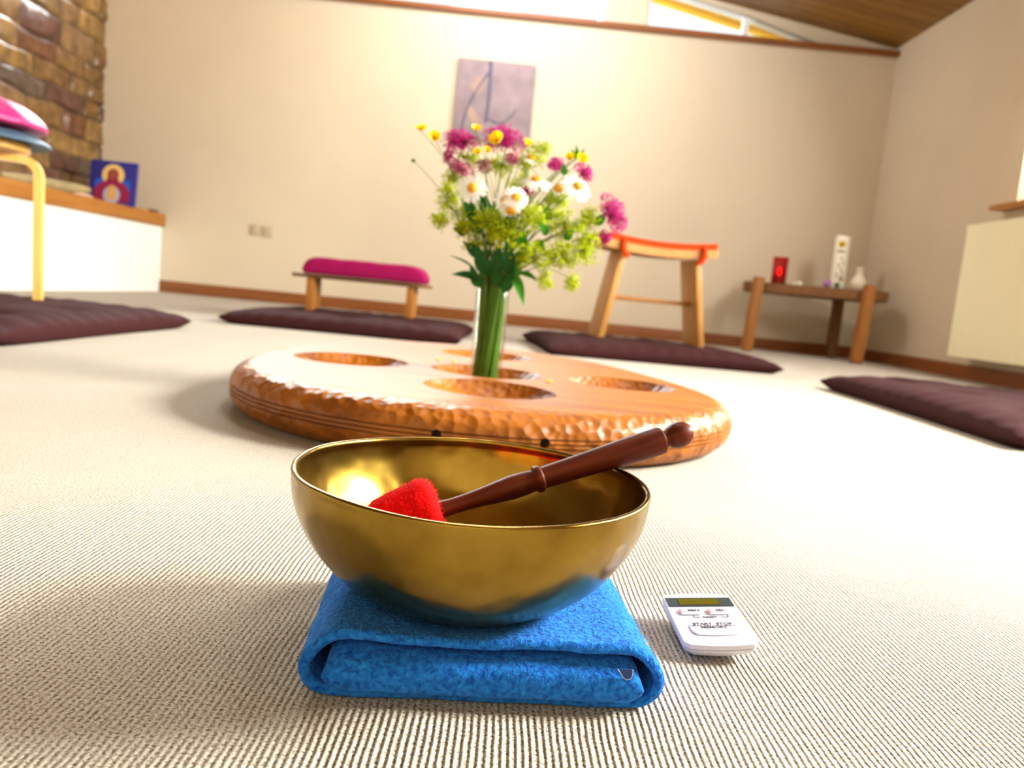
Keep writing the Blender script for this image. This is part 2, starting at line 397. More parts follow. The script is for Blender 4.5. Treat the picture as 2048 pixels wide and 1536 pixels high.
def tube(bm, pts, rad, seg=8, cap=True):
    pts = [Vector(p) for p in pts]; rings = []
    ref = None
    for i, p in enumerate(pts):
        d = (pts[min(i+1, len(pts)-1)]-pts[max(i-1, 0)]).normalized()
        if ref is None:
            ref = d.orthogonal().normalized()
        ref = (ref-d*ref.dot(d)).normalized(); s = d.cross(ref)
        r = rad[i] if isinstance(rad, (list, tuple)) else rad
        rings.append([bm.verts.new(p+(ref*math.cos(2*PI*k/seg)+s*math.sin(2*PI*k/seg))*r) for k in range(seg)])
    for A, B in zip(rings, rings[1:]):
        for k in range(seg): bm.faces.new((A[k], B[k], B[(k+1) % seg], A[(k+1) % seg]))
    if cap and seg > 2: bm.faces.new(rings[0][::-1]); bm.faces.new(rings[-1])
def bez(a, b, c, n=10):
    a, b, c = Vector(a), Vector(b), Vector(c)
    return [a*(1-t)**2+b*2*t*(1-t)+c*t*t for t in [i/n for i in range(n+1)]]
def nz3(p, s, seed=0): return noise.noise(Vector(p)*s+Vector((seed*3.1, seed*1.7, seed*.9)))

# ================================================================== ROOM SHELL
XR, XL, XS, YB = 2.72, -2.70, -3.18, 6.0
def zc(x): return 2.359+.155*(2.595-x)
bm = bmesh.new(); bmesh.ops.create_grid(bm, x_segments=2, y_segments=2, size=1)
for v in bm.verts: v.co = Vector((v.co.x*3.4-.2, 2.2+v.co.y*4.0, 0))
fl = struct(from_bm('floor', bm, M['carpet'], smooth=False))

ZS = 2.29
bm = bmesh.new()
box(bm, (XS-.3, YB, -.02), (XR+.3, YB+.16, ZS-.02))
def zh(x): return 2.482+.19*(1.546-x)
prism(bm, [(.51, ZS-.02), (.82, ZS-.02), (.82, zc(.82)+.05), (.51, zc(.51)+.05)], 1, YB+.02, YB+.16)
prism(bm, [(-3.4, zc(-3.4)-.10), (.51, zc(.51)-.10), (.51, zc(.51)+.06), (-3.4, zc(-3.4)+.06)], 1, YB+.03, YB+.16)
prism(bm, [(.82, zh(.82)-.004), (1.6, zh(1.6)-.004), (2.32, 2.275), (XR+.3, 2.275), (XR+.3, zc(XR+.3)+.05), (.82, zc(.82)+.05)], 1, YB+.03, YB+.16)
struct(from_bm('wall_back', bm, M['plaster'], smooth=False))

# right wall with its window opening (Y .3..4.32, z 1.0..2.15)
bm = bmesh.new()
WY0, WY1, WZ0, WZ1 = .3, 4.30, .99, 2.16
box(bm, (XR, -1.6, -.02), (XR+.2, YB+.1, WZ0)); box(bm, (XR, -1.6, WZ1), (XR+.2, YB+.1, 2.6))
box(bm, (XR, WY1, WZ0), (XR+.2, YB+.1, WZ1)); box(bm, (XR, -1.6, WZ0), (XR+.2, WY0, WZ1))
struct(from_bm('wall_right', bm, M['plaster'], smooth=False))

bm = bmesh.new(); box(bm, (XS-.2, -1.75, -.02), (XR+.2, -1.6, 3.6)); struct(from_bm('wall_front', bm, M['plaster'], smooth=False))
# ceiling
bm = bmesh.new()
me = bpy.data.meshes.new('ceiling')
L_ = 6.3/math.cos(math.atan(.155))
RX0, RX1, RY0, RY1 = .9, 1.7, 1.4, 2.1   # added opening for the overhead lamp, in local coordinates (measured from the right wall)
o_len = 2.72+.2-.1
xs = [0, 2.46, 3.18, 6.4]; ys = [-1.6, 1.45, 2.05, 6.16]
for i in range(3):
    for j in range(3):
        if i == 1 and j == 1: continue
        box(bm, (-xs[i+1], ys[j], 0), (-xs[i], ys[j+1], .12))
ce = struct(from_bm('ceiling', bm, M['planks'], smooth=False))
ce.location = (2.95, 0, zc(2.95)); ce.rotation_euler = (0, math.atan(.155), 0)

# stone wall (left): real stones laid in courses
rs = random.Random(3)
verts, faces, tone, mats = [], [], [], []
def add_stone(y0, y1, z0, z1, depth, t):
    ny, nz_ = 9, 7; base = len(verts)
    for a in range(ny+1):
        for c in range(nz_+1):
            u = a/ny; v = c/nz_
            y = y0+(y1-y0)*u; z = z0+(z1-z0)*v
            e = min(u, 1-u)*ny; e2 = min(v, 1-v)*nz_
            k = min(1, e*1.0)*min(1, e2*1.0)
            jit = noise.noise(Vector((y*9, z*9, t*30)))
            y += noise.noise(Vector((y*5, z*14, 3)))*.02; z += noise.noise(Vector((y*4, z*5, 9)))*.022
            x = XS-.008+depth*.55*k+jit*.016*k
            verts.append((x, y, z))
    for a in range(ny):
        for c in range(nz_):
            i = base+a*(nz_+1)+c
            faces.append((i, i+nz_+1, i+nz_+2, i+1)); tone.append(t)
z = .50
while z < 3.4:
    hgt = rs.uniform(.08, .19); y = 2.4+rs.uniform(-.2, 0)
    while y < 6.0:
        l = rs.uniform(.2, .48); y1 = min(y+l, 6.02)
        if y1-y > .03: add_stone(y+.004, y1-.004, z+.004, z+hgt-.004, rs.uniform(.018, .034), rs.random())
        y += l
    z += hgt
me = bpy.data.meshes.new('wall_left'); 
nb = len(verts)
verts += [(XS-.012, -1.6, -.02), (XS-.012, 6.1, -.02), (XS-.012, 6.1, 3.5), (XS-.012, -1.6, 3.5), (XS-.2, -1.6, -.02), (XS-.2, 6.1, -.02), (XS-.2, 6.1, 3.5), (XS-.2, -1.6, 3.5)]
ff = [(nb, nb+1, nb+2, nb+3), (nb+4, nb+7, nb+6, nb+5), (nb+3, nb+2, nb+6, nb+7), (nb, nb+4, nb+5, nb+1), (nb+1, nb+5, nb+6, nb+2), (nb, nb+3, nb+7, nb+4)]
faces += ff; tone += [0]*6
me.from_pydata(verts, [], faces); me.update()
at = me.attributes.new('tone', 'FLOAT', 'FACE'); at.data.foreach_set('value', tone)
me.materials.append(M['stone']); me.materials.append(M['mortar'])
for p in list(me.polygons)[-6:]: p.material_index = 1
o = bpy.data.objects.new('wall_left', me); COL.objects.link(o); struct(o); me.shade_smooth(); me.set_sharp_from_angle(angle=.6)

# built-in bench below the stone wall
bt = thing('built_in_bench', 'white plastered built-in bench with an orange timber top along the stone wall', 'bench', (XL, 3.5, 0))
bm = bmesh.new(); box(bm, (XS+.03-XL, -5.0, 0), (0, 2.495, .495)); from_bm('bench_base', bm, M['plaster_white'], bt, smooth=False)
bm = bmesh.new(); box(bm, (XS+.06-XL, -5.0, .496), (.025, 2.495, .587), bev=.006); from_bm('bench_top', bm, wood('bench_pine', (.31, .105, .008), (.43, .165, .018), .5, 3, (20, 1, 20)), bt)

# baseboards, sill
bm = bmesh.new(); box(bm, (XL, YB-.018, 0), (XR, YB, .088), bev=.003); struct(from_bm('baseboard_back', bm, M['pine_trim']))
bm = bmesh.new(); box(bm, (XR-.018, -1.6, 0), (XR, YB-.018, .085), bev=.003); struct(from_bm('baseboard_right', bm, M['pine_trim_y']))
bm = bmesh.new(); box(bm, (XS, YB-.05, ZS-.022), (XR, YB+.12, ZS+.012), bev=.004); struct(from_bm('trim_1', bm, M['pine_trim']))

# high windows
def window(name, polys, frame_bars, y=YB+.09):
    bm = bmesh.new()
    for pl in frame_bars: prism(bm, pl, 1, y-.03, y+.03)
    f = struct(from_bm(name, bm, M['white_frame'], smooth=False)); 
    bm = bmesh.new()
    for pl in polys: prism(bm, pl, 1, y-.004, y+.004)
    from_bm('window_pane', bm, M['pane'], f, smooth=False)
    return f
def bar(x0, x1, z0, z1): return [(x0, z0), (x1, z0), (x1, z1), (x0, z1)]
zt = lambda x: zc(x)-.10
window('window_1', [[(-3.15, ZS), (.50, ZS), (.50, zt(.5)), (-3.15, zt(-3.15))]],
       [bar(-3.15, .51, ZS, ZS+.03), bar(.47, .51, ZS, zt(.5)), bar(-.255, -.205, ZS, zt(-.2)), bar(-1.55, -1.5, ZS, zt(-1.5)),
        [(-3.15, zt(-3.15)-.03), (.51, zt(.51)-.03), (.51, zt(.51)), (-3.15, zt(-3.15))]])
window('window_2', [[(.82, ZS), (2.4, ZS), (1.6, zh(1.6)), (.82, zh(.82))]],
       [bar(.82, .85, ZS, zh(.82)), bar(1.56, 1.60, ZS, zh(1.58)+.01), [(.82, zh(.82)-.008), (2.4, zh(2.4)-.008), (2.4, zh(2.4)+.02), (.82, zh(.82)+.02)]])
# roof overhang outside, seen through the right-hand panes
ev = thing('roof_eave', 'sunlit yellow timber eave boards outside the high right-hand window', 'roof eave', (1.5, 6.9, 2.35))
ez = lambda x: .621-.2*(x+.505)
bm = bmesh.new(); prism(bm, [(-1.2, ez(-1.2)+.015), (1.6, ez(1.6)+.015), (1.6, ez(1.6)+.06), (-1.2, ez(-1.2)+.06)], 1, -.70, .27); from_bm('soffit', bm, M['eave'], ev, smooth=False)
bm = bmesh.new(); prism(bm, [(-1.2, ez(-1.2)-.038), (1.6, ez(1.6)-.038), (1.6, ez(1.6)+.10), (-1.2, ez(-1.2)+.10)], 1, .275, .31); from_bm('fascia_board', bm, M['eave'], ev, smooth=False)
bm = bmesh.new(); prism(bm, [(-1.2, ez(-1.2)), (1.6, ez(1.6)), (1.6, ez(1.6)+.014), (-1.2, ez(-1.2)+.014)], 1, .255, .274); from_bm('batten', bm, M['eave_dark'], ev, smooth=False)

# side window, right wall
y0 = WY0; fm = bmesh.new()
for (a, b_) in ((WY0, WY0+.05), (WY1-.05, WY1), (1.62, 1.68), (2.95, 3.01)): box(fm, (XR+.08, a, WZ0), (XR+.14, b_, WZ1))
box(fm, (XR+.08, WY0, WZ0), (XR+.14, WY1, WZ0+.05)); box(fm, (XR+.08, WY0, WZ1-.05), (XR+.14, WY1, WZ1))
f3 = struct(from_bm('window_3', fm, M['white_frame'], smooth=False))
bm = bmesh.new(); box(bm, (XR+.107, WY0, WZ0), (XR+.113, WY1, WZ1)); from_bm('window_pane', bm, M['pane'], f3, smooth=False)
bm = bmesh.new(); box(bm, (XR-.09, WY0-.1, WZ0-.03), (XR+.08, WY1+.1, WZ0-.002), bev=.005); from_bm('window_sill', bm, M['wood_orange_x'], f3)

# radiator under the side window
rd = thing('radiator', 'cream fluted panel radiator on the right-hand wall below the window ledge', 'radiator', (XR-.032, 3.5, .13))
bm = bmesh.new(); n = 260; prof = []
for i in range(n+1):
    y = -1.0+2.0*i/n
    x = -.092-.010*abs(math.sin(PI*y/.036))
    prof.append((x, y))
prism(bm, [(-.06, -1.0)]+prof+[(-.06, 1.0)], 2, 0, .74)
from_bm('front_panel', bm, M['radiator_enamel'], rd, sharp=35)
bm = bmesh.new(); box(bm, (-.055, -1.0, .02), (-.015, 1.0, .72), bev=.006); from_bm('back_panel', bm, M['radiator_enamel'], rd)
bm = bmesh.new(); box(bm, (-.10, -1.01, .74), (-.012, 1.01, .755), bev=.003); from_bm('top_grille', bm, M['radiator_enamel'], rd)
for zz in (.12, .6):
    bm = bmesh.new(); box(bm, (-.02, .55, zz), (.031, .62, zz+.06)); from_bm('bracket', bm, M['radiator_enamel'], rd, smooth=False)
bm = bmesh.new(); tube(bm, [(-.06, -.9, .03), (-.06, -.9, -.06), (-.06, -.9, -.13)], .009, 12); from_bm('pipe', bm, M['radiator_enamel'], rd)

# wall sockets
for i, (px, py, lb) in enumerate(((511, 460, 'beige square wall socket plate on the back wall, left one of the pair'),
                                  (535, 463, 'beige square wall socket plate on the back wall, right one of the pair'))):
    c = P(px, py, YB-.006)
    s = thing('wall_socket', lb, 'socket', (c.x, YB-.001, c.z), 0, 'wall sockets')
    bm = bmesh.new(); box(bm, (-.04, -.01, -.04), (.04, 0, .04), bev=.004); from_bm('face_plate', bm, M['socket_plastic'], s)
    bm = bmesh.new(); box(bm, (-.014, -.015, -.015), (.014, -.0105, .018), bev=.002); from_bm('rocker', bm, M['socket_plastic'], s)

# relief panel on the back wall
pc = P(998, 205, YB-.02)
rp = thing('relief_panel', 'square grey-brown relief panel with curved dark lines hanging high on the back wall', 'wall art', (-.255, YB-.001, 1.655))
bm = bmesh.new(); box(bm, (-.29, -.035, -.29), (.29, 0, .29), bev=.005); from_bm('panel', bm, M['grey_relief'], rp)
def ribbon_line(pts, wd, mat, nm='carved_line'):
    bm = bmesh.new(); tube(bm, [(x, -.0355, z) for x, z in pts], wd, 6); from_bm(nm, bm, mat, rp)
ribbon_line([(-.05+.01*math.sin(t*3), .285-.44*t) for t in [i/14 for i in range(15)]], .012, M['relief_line'])
ribbon_line([(-.06-.16*math.sin(t*PI*.62), .20-.52*t) for t in [i/16 for i in range(17)]], .008, M['relief_line'])
ribbon_line([(-.03+.20*t, -.13-.06*math.sin(t*PI)+.08*t) for t in [i/12 for i in range(13)]], .006, M['relief_line'])
bm = bmesh.new(); ps = [(-.21, -.04), (-.16, -.05), (-.10, -.13), (-.07, -.24), (-.12, -.23), (-.18, -.14)]
prism(bm, ps, 1, -.038, -.034); from_bm('carved_patch', bm, M['relief_tan'], rp, smooth=False)
bm = bmesh.new(); ps = [(-.19, .10), (-.13, .17), (-.08, .16), (-.09, .08), (-.14, .02)]
prism(bm, ps, 1, -.038, -.034); from_bm('carved_patch', bm, M['relief_tan'], rp, smooth=False)

# ================================================================== CUSHIONS
def cushion_mesh(name, lx, ly, h, n=56, tufts=(), concave=.035, seed=1, wr=.006, power=6, zf=.35, exp_=.42):
    """pillow: seam round the middle, pointed corners, wrinkles"""
    vs, fs = [], []
    def pt(u, v, top):
        f = max(0.0, (1-abs(u)**power)*(1-abs(v)**power))**exp_
        x = lx/2*u*(1-concave*(1-v*v)*abs(u)**2); y = ly/2*v*(1-concave*(1-u*u)*abs(v)**2)
        if top:
            z = h*zf+h*(1-zf)*f
            edge = math.exp(-((1-max(abs(u), abs(v)))/.16))
            along = x if abs(v) > abs(u) else y
            z += f*wr*(.8*nz3((x, y, 0), 6, seed)+edge*1.2*math.sin(along*70+4*nz3((x, y, 0), 5, seed+3)))
            for tx, ty in tufts:
                d2 = ((x-tx)**2+(y-ty)**2); z -= h*.35*math.exp(-d2/.0028)
            return (x, y, max(z, h*.1))
        return (x, y, h*zf*(1-min(1, f*2.2)))
    idx = {}
    for side in (True, False):
        for i in range(n+1):
            for j in range(n+1):
                if not side and (i in (0, n) or j in (0, n)): idx[(side, i, j)] = idx[(True, i, j)]; continue
                # denser sampling near edges
                s = lambda k: math.sin((k/n-.5)*PI*.999)*.55+(k/n*2-1)*.45
                idx[(side, i, j)] = len(vs); vs.append(pt(s(i), s(j), side))
    for side in (True, False):
        for i in range(n):
            for j in range(n):
                q = (idx[(side, i, j)], idx[(side, i+1, j)], idx[(side, i+1, j+1)], idx[(side, i, j+1)])
                fs.append(q if side else q[::-1])
    me = bpy.data.meshes.new(name); me.from_pydata(vs, [], fs); me.update(); return me
T9 = lambda a, b: [(a*i, b*j) for i in (-1, 0, 1) for j in (-1, 0, 1)]
def mat_(cx, cy, lx, ly, rz, h, label, seed):
    t = thing('floor_mat', label, 'floor cushion', (cx, cy, 0), rz, 'dark brown meditation mats')
    link('mat_cover', cushion_mesh('mat_cover', lx, ly, h, 72, T9(lx*.3, ly*.3), seed=seed, wr=.007), M['cotton_dark'], t)
    for tx, ty in T9(lx*.3, ly*.3):
        bm = bmesh.new(); bmesh.ops.create_uvsphere(bm, u_segments=10, v_segments=6, radius=.011, matrix=Matrix.Translation((tx, ty, h*.66)) @ Matrix.Scale(.5, 4, (0, 0, 1)))
        from_bm('tuft_button', bm, M['cotton_dark'], t)
    return t
mat_(-1.60, 2.33, .86, 1.10, 0, .075, 'dark brown floor mat at far left under the bentwood stool', 1)
mat_(-.70, 3.76, 1.04, .98, math.radians(-1), .075, 'dark brown floor mat under the small bench with the purple cushion', 2)
mat_(.66, 3.78, 1.06, .94, math.radians(6), .075, 'dark brown floor mat under the wooden saddle stool', 3)
mat_(1.66, 2.28, .96, 1.22, math.radians(-2), .08, 'dark brown empty floor mat at the right edge near the radiator', 4)

# ================================================================== SEIZA BENCH + PURPLE CUSHION
sb = thing('kneeling_bench', 'low pale wooden kneeling bench with two plank legs on a brown mat', 'bench', (-.73, 3.86, .058))
bm = bmesh.new(); box(bm, (-.335, -.085, .168), (.335, .085, .186), bev=.004); from_bm('seat_board', bm, M['wood_brown_x'], sb)
for sx_ in (-1, 1):
    bm = bmesh.new(); box(bm, (sx_*.245-.019, -.075, 0), (sx_*.245+.019, .075, .1675), bev=.003); from_bm('leg', bm, M['wood_orange'], sb)
pcsh = link('seat_cushion', cushion_mesh('seat_cushion', .60, .215, .085, 44, seed=8, wr=.006, power=8, concave=.01, zf=.22), M['purple_cloth'])
tag(pcsh, 'deep magenta oblong cushion lying on the low kneeling bench', 'cushion'); pcsh.location = (-.712, 3.86, .2455)

# ================================================================== SADDLE STOOL + ORANGE PAD
st = thing('saddle_stool', 'pale wooden saddle stool with curved seat and plank legs on a brown mat', 'stool', (.70, 3.88, .058), math.radians(10))
SW, SD = .285, .115
def saddle(bm, x0, x1, y0, y1, zb, th, amp, n=24, r=0):
    A = []
    for i in range(n+1):
        x = x0+(x1-x0)*i/n; zz = zb+amp*(x/SW)**2
        A.append([bm.verts.new((x, y0, zz)), bm.verts.new((x, y1, zz)), bm.verts.new((x, y1, zz+th)), bm.verts.new((x, y0, zz+th))])
    for a, b_ in zip(A, A[1:]):
        for k in range(4): bm.faces.new((a[k], b_[k], b_[(k+1) % 4], a[(k+1) % 4]))
    bm.faces.new(A[0]); bm.faces.new(A[-1][::-1])
bm = bmesh.new(); saddle(bm, -SW, SW, -SD, SD, .432, .040, .022)
bmesh.ops.bevel(bm, geom=[e for e in bm.edges if e.is_boundary or (len(e.link_faces) == 2 and e.calc_face_angle(0) > .8)], offset=.006, segments=2, affect='EDGES')
from_bm('seat', bm, M['wood_pale'], st)
for sx_ in (-1, 1):
    bm = bmesh.new(); k = .19; 
    m4 = Matrix.Translation((sx_*.19, 0, .436)) @ Matrix.Rotation(sx_*math.radians(-9.5), 4, 'Y')
    box(bm, (-.015, -.10, -.443), (.015, .10, 0), m4, bev=.004)
    for v in bm.verts:
        if v.co.z < .03: v.co.z = max(v.co.z, 0.0)
    from_bm('leg', bm, M['wood_pale'], st)
bm = bmesh.new(); box(bm, (-.205, -.022, .205), (.205, .022, .228), bev=.004); from_bm('stretcher', bm, M['wood_orange_x'], st)
pd = thing('seat_pad', 'thin orange-red felt pad tied over the curved top of the saddle stool', 'seat pad', (.70, 3.88, .058), math.radians(10))
bm = bmesh.new(); saddle(bm, -.27, .275, -.118, .118, .4735, .028, .022); bmesh.ops.bevel(bm, geom=[e for e in bm.edges if len(e.link_faces) == 2 and e.calc_face_angle(0) > .8], offset=.009, segments=3, affect='EDGES'); from_bm('pad', bm, M['orange_felt'], pd)
for sx_ in (-1, 1):
    bm = bmesh.new()
    x = sx_*.205
    tube(bm, [(x, -.10, .505), (x, -.124, .488), (x+sx_*.002, -.126, .45), (x-sx_*.012, -.125, .425), (x-sx_*.03, -.122, .412)], [.012, .015, .016, .015, .009], 8)
    from_bm('tie', bm, M['orange_felt'], pd)

# ================================================================== BENTWOOD STOOL + CUSHIONS (left)
sc_ = Vector((-1.712, 2.45, .060)); bs = thing('bentwood_stool', 'yellow birch bentwood stool with round seat at the left edge', 'stool', sc_, 0)
bm = bmesh.new(); lathe(bm, [(0, .452), (.155, .452), (.165, .456), (.168, .465), (.165, .476), (.155, .481), (0, .481)], 64); from_bm('seat', bm, M['birch'], bs); bs.scale = (1, 1, 1.04)
for k in range(4):
    a = math.radians(19+90*k); d = Vector((math.cos(a), math.sin(a), 0)); s = Vector((-d.y, d.x, 0))
    path = [(.015, .437), (.10, .437), (.145, .436)]+[(.145+.05*math.sin(q), .386+.05*math.cos(q)) for q in [PI/2*i/7 for i in range(1, 8)]]+[(.197, .2), (.20, .0)]
    bm = bmesh.new(); rings = []
    for i, (r, z) in enumerate(path):
        p0 = Vector((path[max(i-1, 0)])); p1 = Vector(path[min(i+1, len(path)-1)]); t2 = (p1-p0).normalized(); nrm = Vector((-t2.y, t2.x))
        rings.append([bm.verts.new(d*(r+nrm.x*o1)+s*o2+Vector((0, 0, z+nrm.y*o1))) for o1, o2 in ((-.012, -.018), (.012, -.018), (.012, .018), (-.012, .018))])
    for A, B in zip(rings, rings[1:]):
        for q in range(4): bm.faces.new((A[q], B[q], B[(q+1) % 4], A[(q+1) % 4]))
    bm.faces.new(rings[0][::-1]); bm.faces.new(rings[-1])
    bmesh.ops.bevel(bm, geom=[e for e in bm.edges if len(e.link_faces) == 2 and e.calc_face_angle(0) > 1.2], offset=.003, segments=2, affect='EDGES')
    from_bm('leg', bm, M['birch'], bs)
    
def round_cushion(name, r, h, m, seed, bulge=.5, droop=0, wr=.004, seg=72):
    bm = bmesh.new(); pr = []
    for i in range(25):
        t = i/24; a = -PI/2+PI*t
        pr.append((r*max(0, math.cos(a))**bulge, h/2+h/2*math.sin(a)))
    pr[0] = (0, 0); pr[-1] = (0, h)
    def wob(c):
        rr = math.hypot(c.x, c.y); a = math.atan2(c.y, c.x)
        return Vector((0, 0, -droop*(rr/r)**4+wr*(rr/r)*math.sin(a*17+3*nz3(c, 12, seed))*(c.z/h)+wr*nz3(c, 14, seed+2)*(c.z/h)))
    lathe(bm, pr, seg, wob=wob); return from_bm(name, bm, m, sharp=80)
o = round_cushion('round_cushion', .215, .030, M['slate_cloth'], 5, .35, .024, .002); o.location = (-1.70, 2.45, .566)
tag(o, 'thin slate-blue round cushion between the birch stool and the pink cushion', 'cushion')
o = round_cushion('plump_cushion', .22, .105, M['pink_satin'], 9, 1.25, .034, .003); o.location = (-1.72, 2.45, .592)
tag(o, 'plump bright pink round cushion on top of the bentwood stool', 'cushion')

# ================================================================== CORNER TABLE + OBJECTS
A0, B0, C0 = Vector((1.76, 5.58)), Vector((2.41, 5.26)), Vector((2.44, 5.80))
ct = thing('corner_table', 'low brown wooden corner table with thick splayed posts by the back wall', 'table', (2.1, 5.5, 0))
off = Vector((2.1, 5.5))
dAB = (B0-A0).normalized(); nAB = Vector((-dAB.y, dAB.x))
bm = bmesh.new()
poly = [A0-dAB*.10+nAB*.03, A0-dAB*.06-nAB*.02+dAB*.0, B0+dAB*.06-nAB*.02, B0+dAB*.14+nAB*.05, B0+dAB*.10+nAB*.28, C0+Vector((.03, .06)), C0+Vector((-.25, .10)), A0+Vector((.02, .30))]
prism(bm, [tuple(p-off) for p in poly], 2, .425, .497)
bmesh.ops.bevel(bm, geom=list(bm.edges), offset=.006, segments=2, affect='EDGES')
from_bm('table_top', bm, M['wood_brown_x'], ct)
for c, (dx, dy), top in ((A0, (-.06, -.02), .53), (B0, (-.075, -.04), .53), (C0, (0, 0), .43)):
    q = c-off; bm = bmesh.new()
    tube(bm, [(q.x+dx*.55, q.y+dy-.045, 0), (q.x+dx*.275, q.y-.045+dy*.5, top*.5), (q.x, q.y-.045, top)], [.050, .050, .050], 4)
    bmesh.ops.bevel(bm, geom=list(bm.edges), offset=.008, segments=2, affect='EDGES')
    from_bm('leg', bm, M['wood_orange'] if top > .5 else M['wood_brown_x'], ct)
TT = .498
# red glass candle
rc = thing('candle_glass', 'tall red glass votive with a lit flame, left on the corner table', 'candle', (1.92, 5.60, TT))
bm = bmesh.new(); lathe(bm, [(0, 0), (.048, 0), (.052, .01), (.054, .19), (.049, .19), (.046, .014), (0, .012)], 40); from_bm('glass', bm, M['red_glass'], rc)
bm = bmesh.new(); lathe(bm, [(0, .013), (.045, .013), (.045, .06), (0, .06)], 32); from_bm('candle_wax', bm, simple('red_wax', (.5, .01, .01), .5), rc)
bm = bmesh.new(); lathe(bm, [(0, .066), (.009, .078), (.011, .09), (.006, .108), (0, .125)], 16); from_bm('flame', bm, M['flame'], rc)
# small votives
for x, y, r, lb in ((2.05, 5.53, .016, 'small pale votive cup beside the red candle glass'), (2.00, 5.50, .011, 'tiny white pebble close to the red candle glass')):
    bm = bmesh.new(); lathe(bm, [(0, 0), (r, .001), (r*1.3, r), (r*1.1, r*1.6), (0, r*1.5)], 20)
    o = from_bm('votive_cup' if r > .012 else 'pebble', bm, M['wax']); o.location = (x, y, TT+.0005); tag(o, lb, 'ornament')
bm = bmesh.new(); bmesh.ops.create_uvsphere(bm, u_segments=24, v_segments=16, radius=.027); o = from_bm('glass_ball', bm, M['lilac']); o.location = (2.215, 5.45, TT+.0275)
tag(o, 'small round lilac ball at the foot of the tall candle', 'ornament')
# paschal candle
pcn = thing('pillar_candle', 'tall thick white pillar candle with painted ornament on the corner table', 'candle', (2.345, 5.60, TT))
bm = bmesh.new(); lathe(bm, [(0, .012), (.049, .012), (.05, .02), (.05, .375), (.046, .381), (.02, .375), (0, .374)], 48); from_bm('candle_body', bm, M['wax'], pcn)
def patch(nm, m, ang0, ang1, z0, z1, shape, rr=.0515):
    bm = bmesh.new(); n = 10; G = {}
    for i in range(n+1):
        for j in range(n+1):
            u, v = i/n*2-1, j/n*2-1
            # square to disc map
            if shape == 'disc': u, v = u*math.sqrt(1-v*v/2), v*math.sqrt(1-u*u/2)
            a = (ang0+ang1)/2+(ang1-ang0)/2*u; z = (z0+z1)/2+(z1-z0)/2*v
            G[i, j] = bm.verts.new((rr*math.cos(a), rr*math.sin(a), z))
    for i in range(n):
        for j in range(n): bm.faces.new((G[i, j], G[i+1, j], G[i+1, j+1], G[i, j+1]))
    bmesh.ops.solidify(bm, geom=list(bm.faces), thickness=.001)
    return from_bm(nm, bm, m, pcn)
fa = math.atan2(-5.6, -2.345)
patch('painted_sun', M['petal_yellow'], fa-.5, fa+.42, .295, .345, 'disc')
patch('painted_band', M['wax_paint'], fa-.6, fa+.5, .262, .275, 'sq')
for a_, z_, s_ in ((.15, .22, .1), (-.1, .17, .12), (.3, .14, .12), (.45, .19, .1), (-.2, .10, .12), (.25, .08, .1), (.5, .11, .1)):
    patch('painted_leaf', M['wax_paint'], fa+a_-s_, fa+a_+s_, z_-.016, z_+.016, 'disc')
patch('painted_flower', simple('dull_red', (.30, .08, .07), .5), fa+.35, fa+.75, .06, .09, 'disc')
bm = bmesh.new(); lathe(bm, [(0, 0), (.075, 0), (.078, .006), (.06, .011), (0, .0115)], 36); from_bm('dish', bm, M['dark_green'], pcn)
bm = bmesh.new(); bmesh.ops.create_uvsphere(bm, u_segments=12, v_segments=8, radius=.02); o = from_bm('leaf_ball', bm, M['dark_green']); o.location = (2.25, 5.37, TT+.0205)
tag(o, 'small dark green ball in front of the tall white candle', 'ornament')
# jug vase
bm = bmesh.new(); lathe(bm, [(0, 0), (.035, 0), (.052, .02), (.056, .05), (.045, .08), (.026, .105), (.024, .13), (.034, .165), (.031, .166), (.020, .13), (.022, .105), (.04, .08), (.05, .05), (.045, .02), (0, .008)], 40)
jg = from_bm('bud_vase', bm, M['ceramic']); jg.location = (2.455, 5.50, TT); tag(jg, 'small cream bud vase with flared neck at the right end of the corner table', 'vase')

# ================================================================== OBJECTS ON THE BUILT-IN BENCH
BT = .5875
ic = thing('icon_panel', 'square blue painted icon with a gold halo leaning on the built-in bench', 'picture', (-2.80, 5.42, BT), math.radians(3))
ic.rotation_euler = (math.radians(-7), 0, math.radians(4))
bm = bmesh.new(); box(bm, (-.155, 0, 0), (.155, .028, .30), bev=.003); from_bm('board', bm, M['icon_blue'], ic)
def flat(nm, pts, m, y=-.001, th=.0015):
    bm = bmesh.new(); prism(bm, pts, 1, y-th, y); return from_bm(nm, bm, m, ic, smooth=False)
def ell(cx, cz, rx, rz_, n=36, a0=0, a1=2*PI): return [(cx+rx*math.cos(a0+(a1-a0)*i/n), cz+rz_*math.sin(a0+(a1-a0)*i/n)) for i in range(n if a1-a0 > 6 else n+1)]
flat('painted_patch', ell(-.085, .135, .035, .04), M['icon_bright'], -.0005)
flat('painted_patch', ell(.09, .13, .03, .045), M['icon_bright'], -.0005)
flat('halo', ell(0, .203, .073, .073), M['gold'], -.0002, .0020)
flat('figure_robe', [(-.115, .02), (-.12, .09), (-.09, .14), (-.05, .155), (-.034, .178), (-.038, .215), (-.022, .240), (0, .248), (.022, .240), (.038, .215), (.034, .178), (.05, .155), (.09, .14), (.12, .09), (.115, .02)], M['icon_maroon'], -.0022, .0012)
flat('figure_face', ell(0, .205, .023, .030), M['icon_face'], -.0036)
flat('inner_oval', ell(0, .065, .055, .062), M['icon_pale'], -.0036)
flat('inner_figure', [(-.03, .03), (-.033, .075), (-.022, .10), (-.026, .12), (0, .135), (.026, .12), (.022, .10), (.033, .075), (.03, .03)], M['icon_ochre'], -.0053)
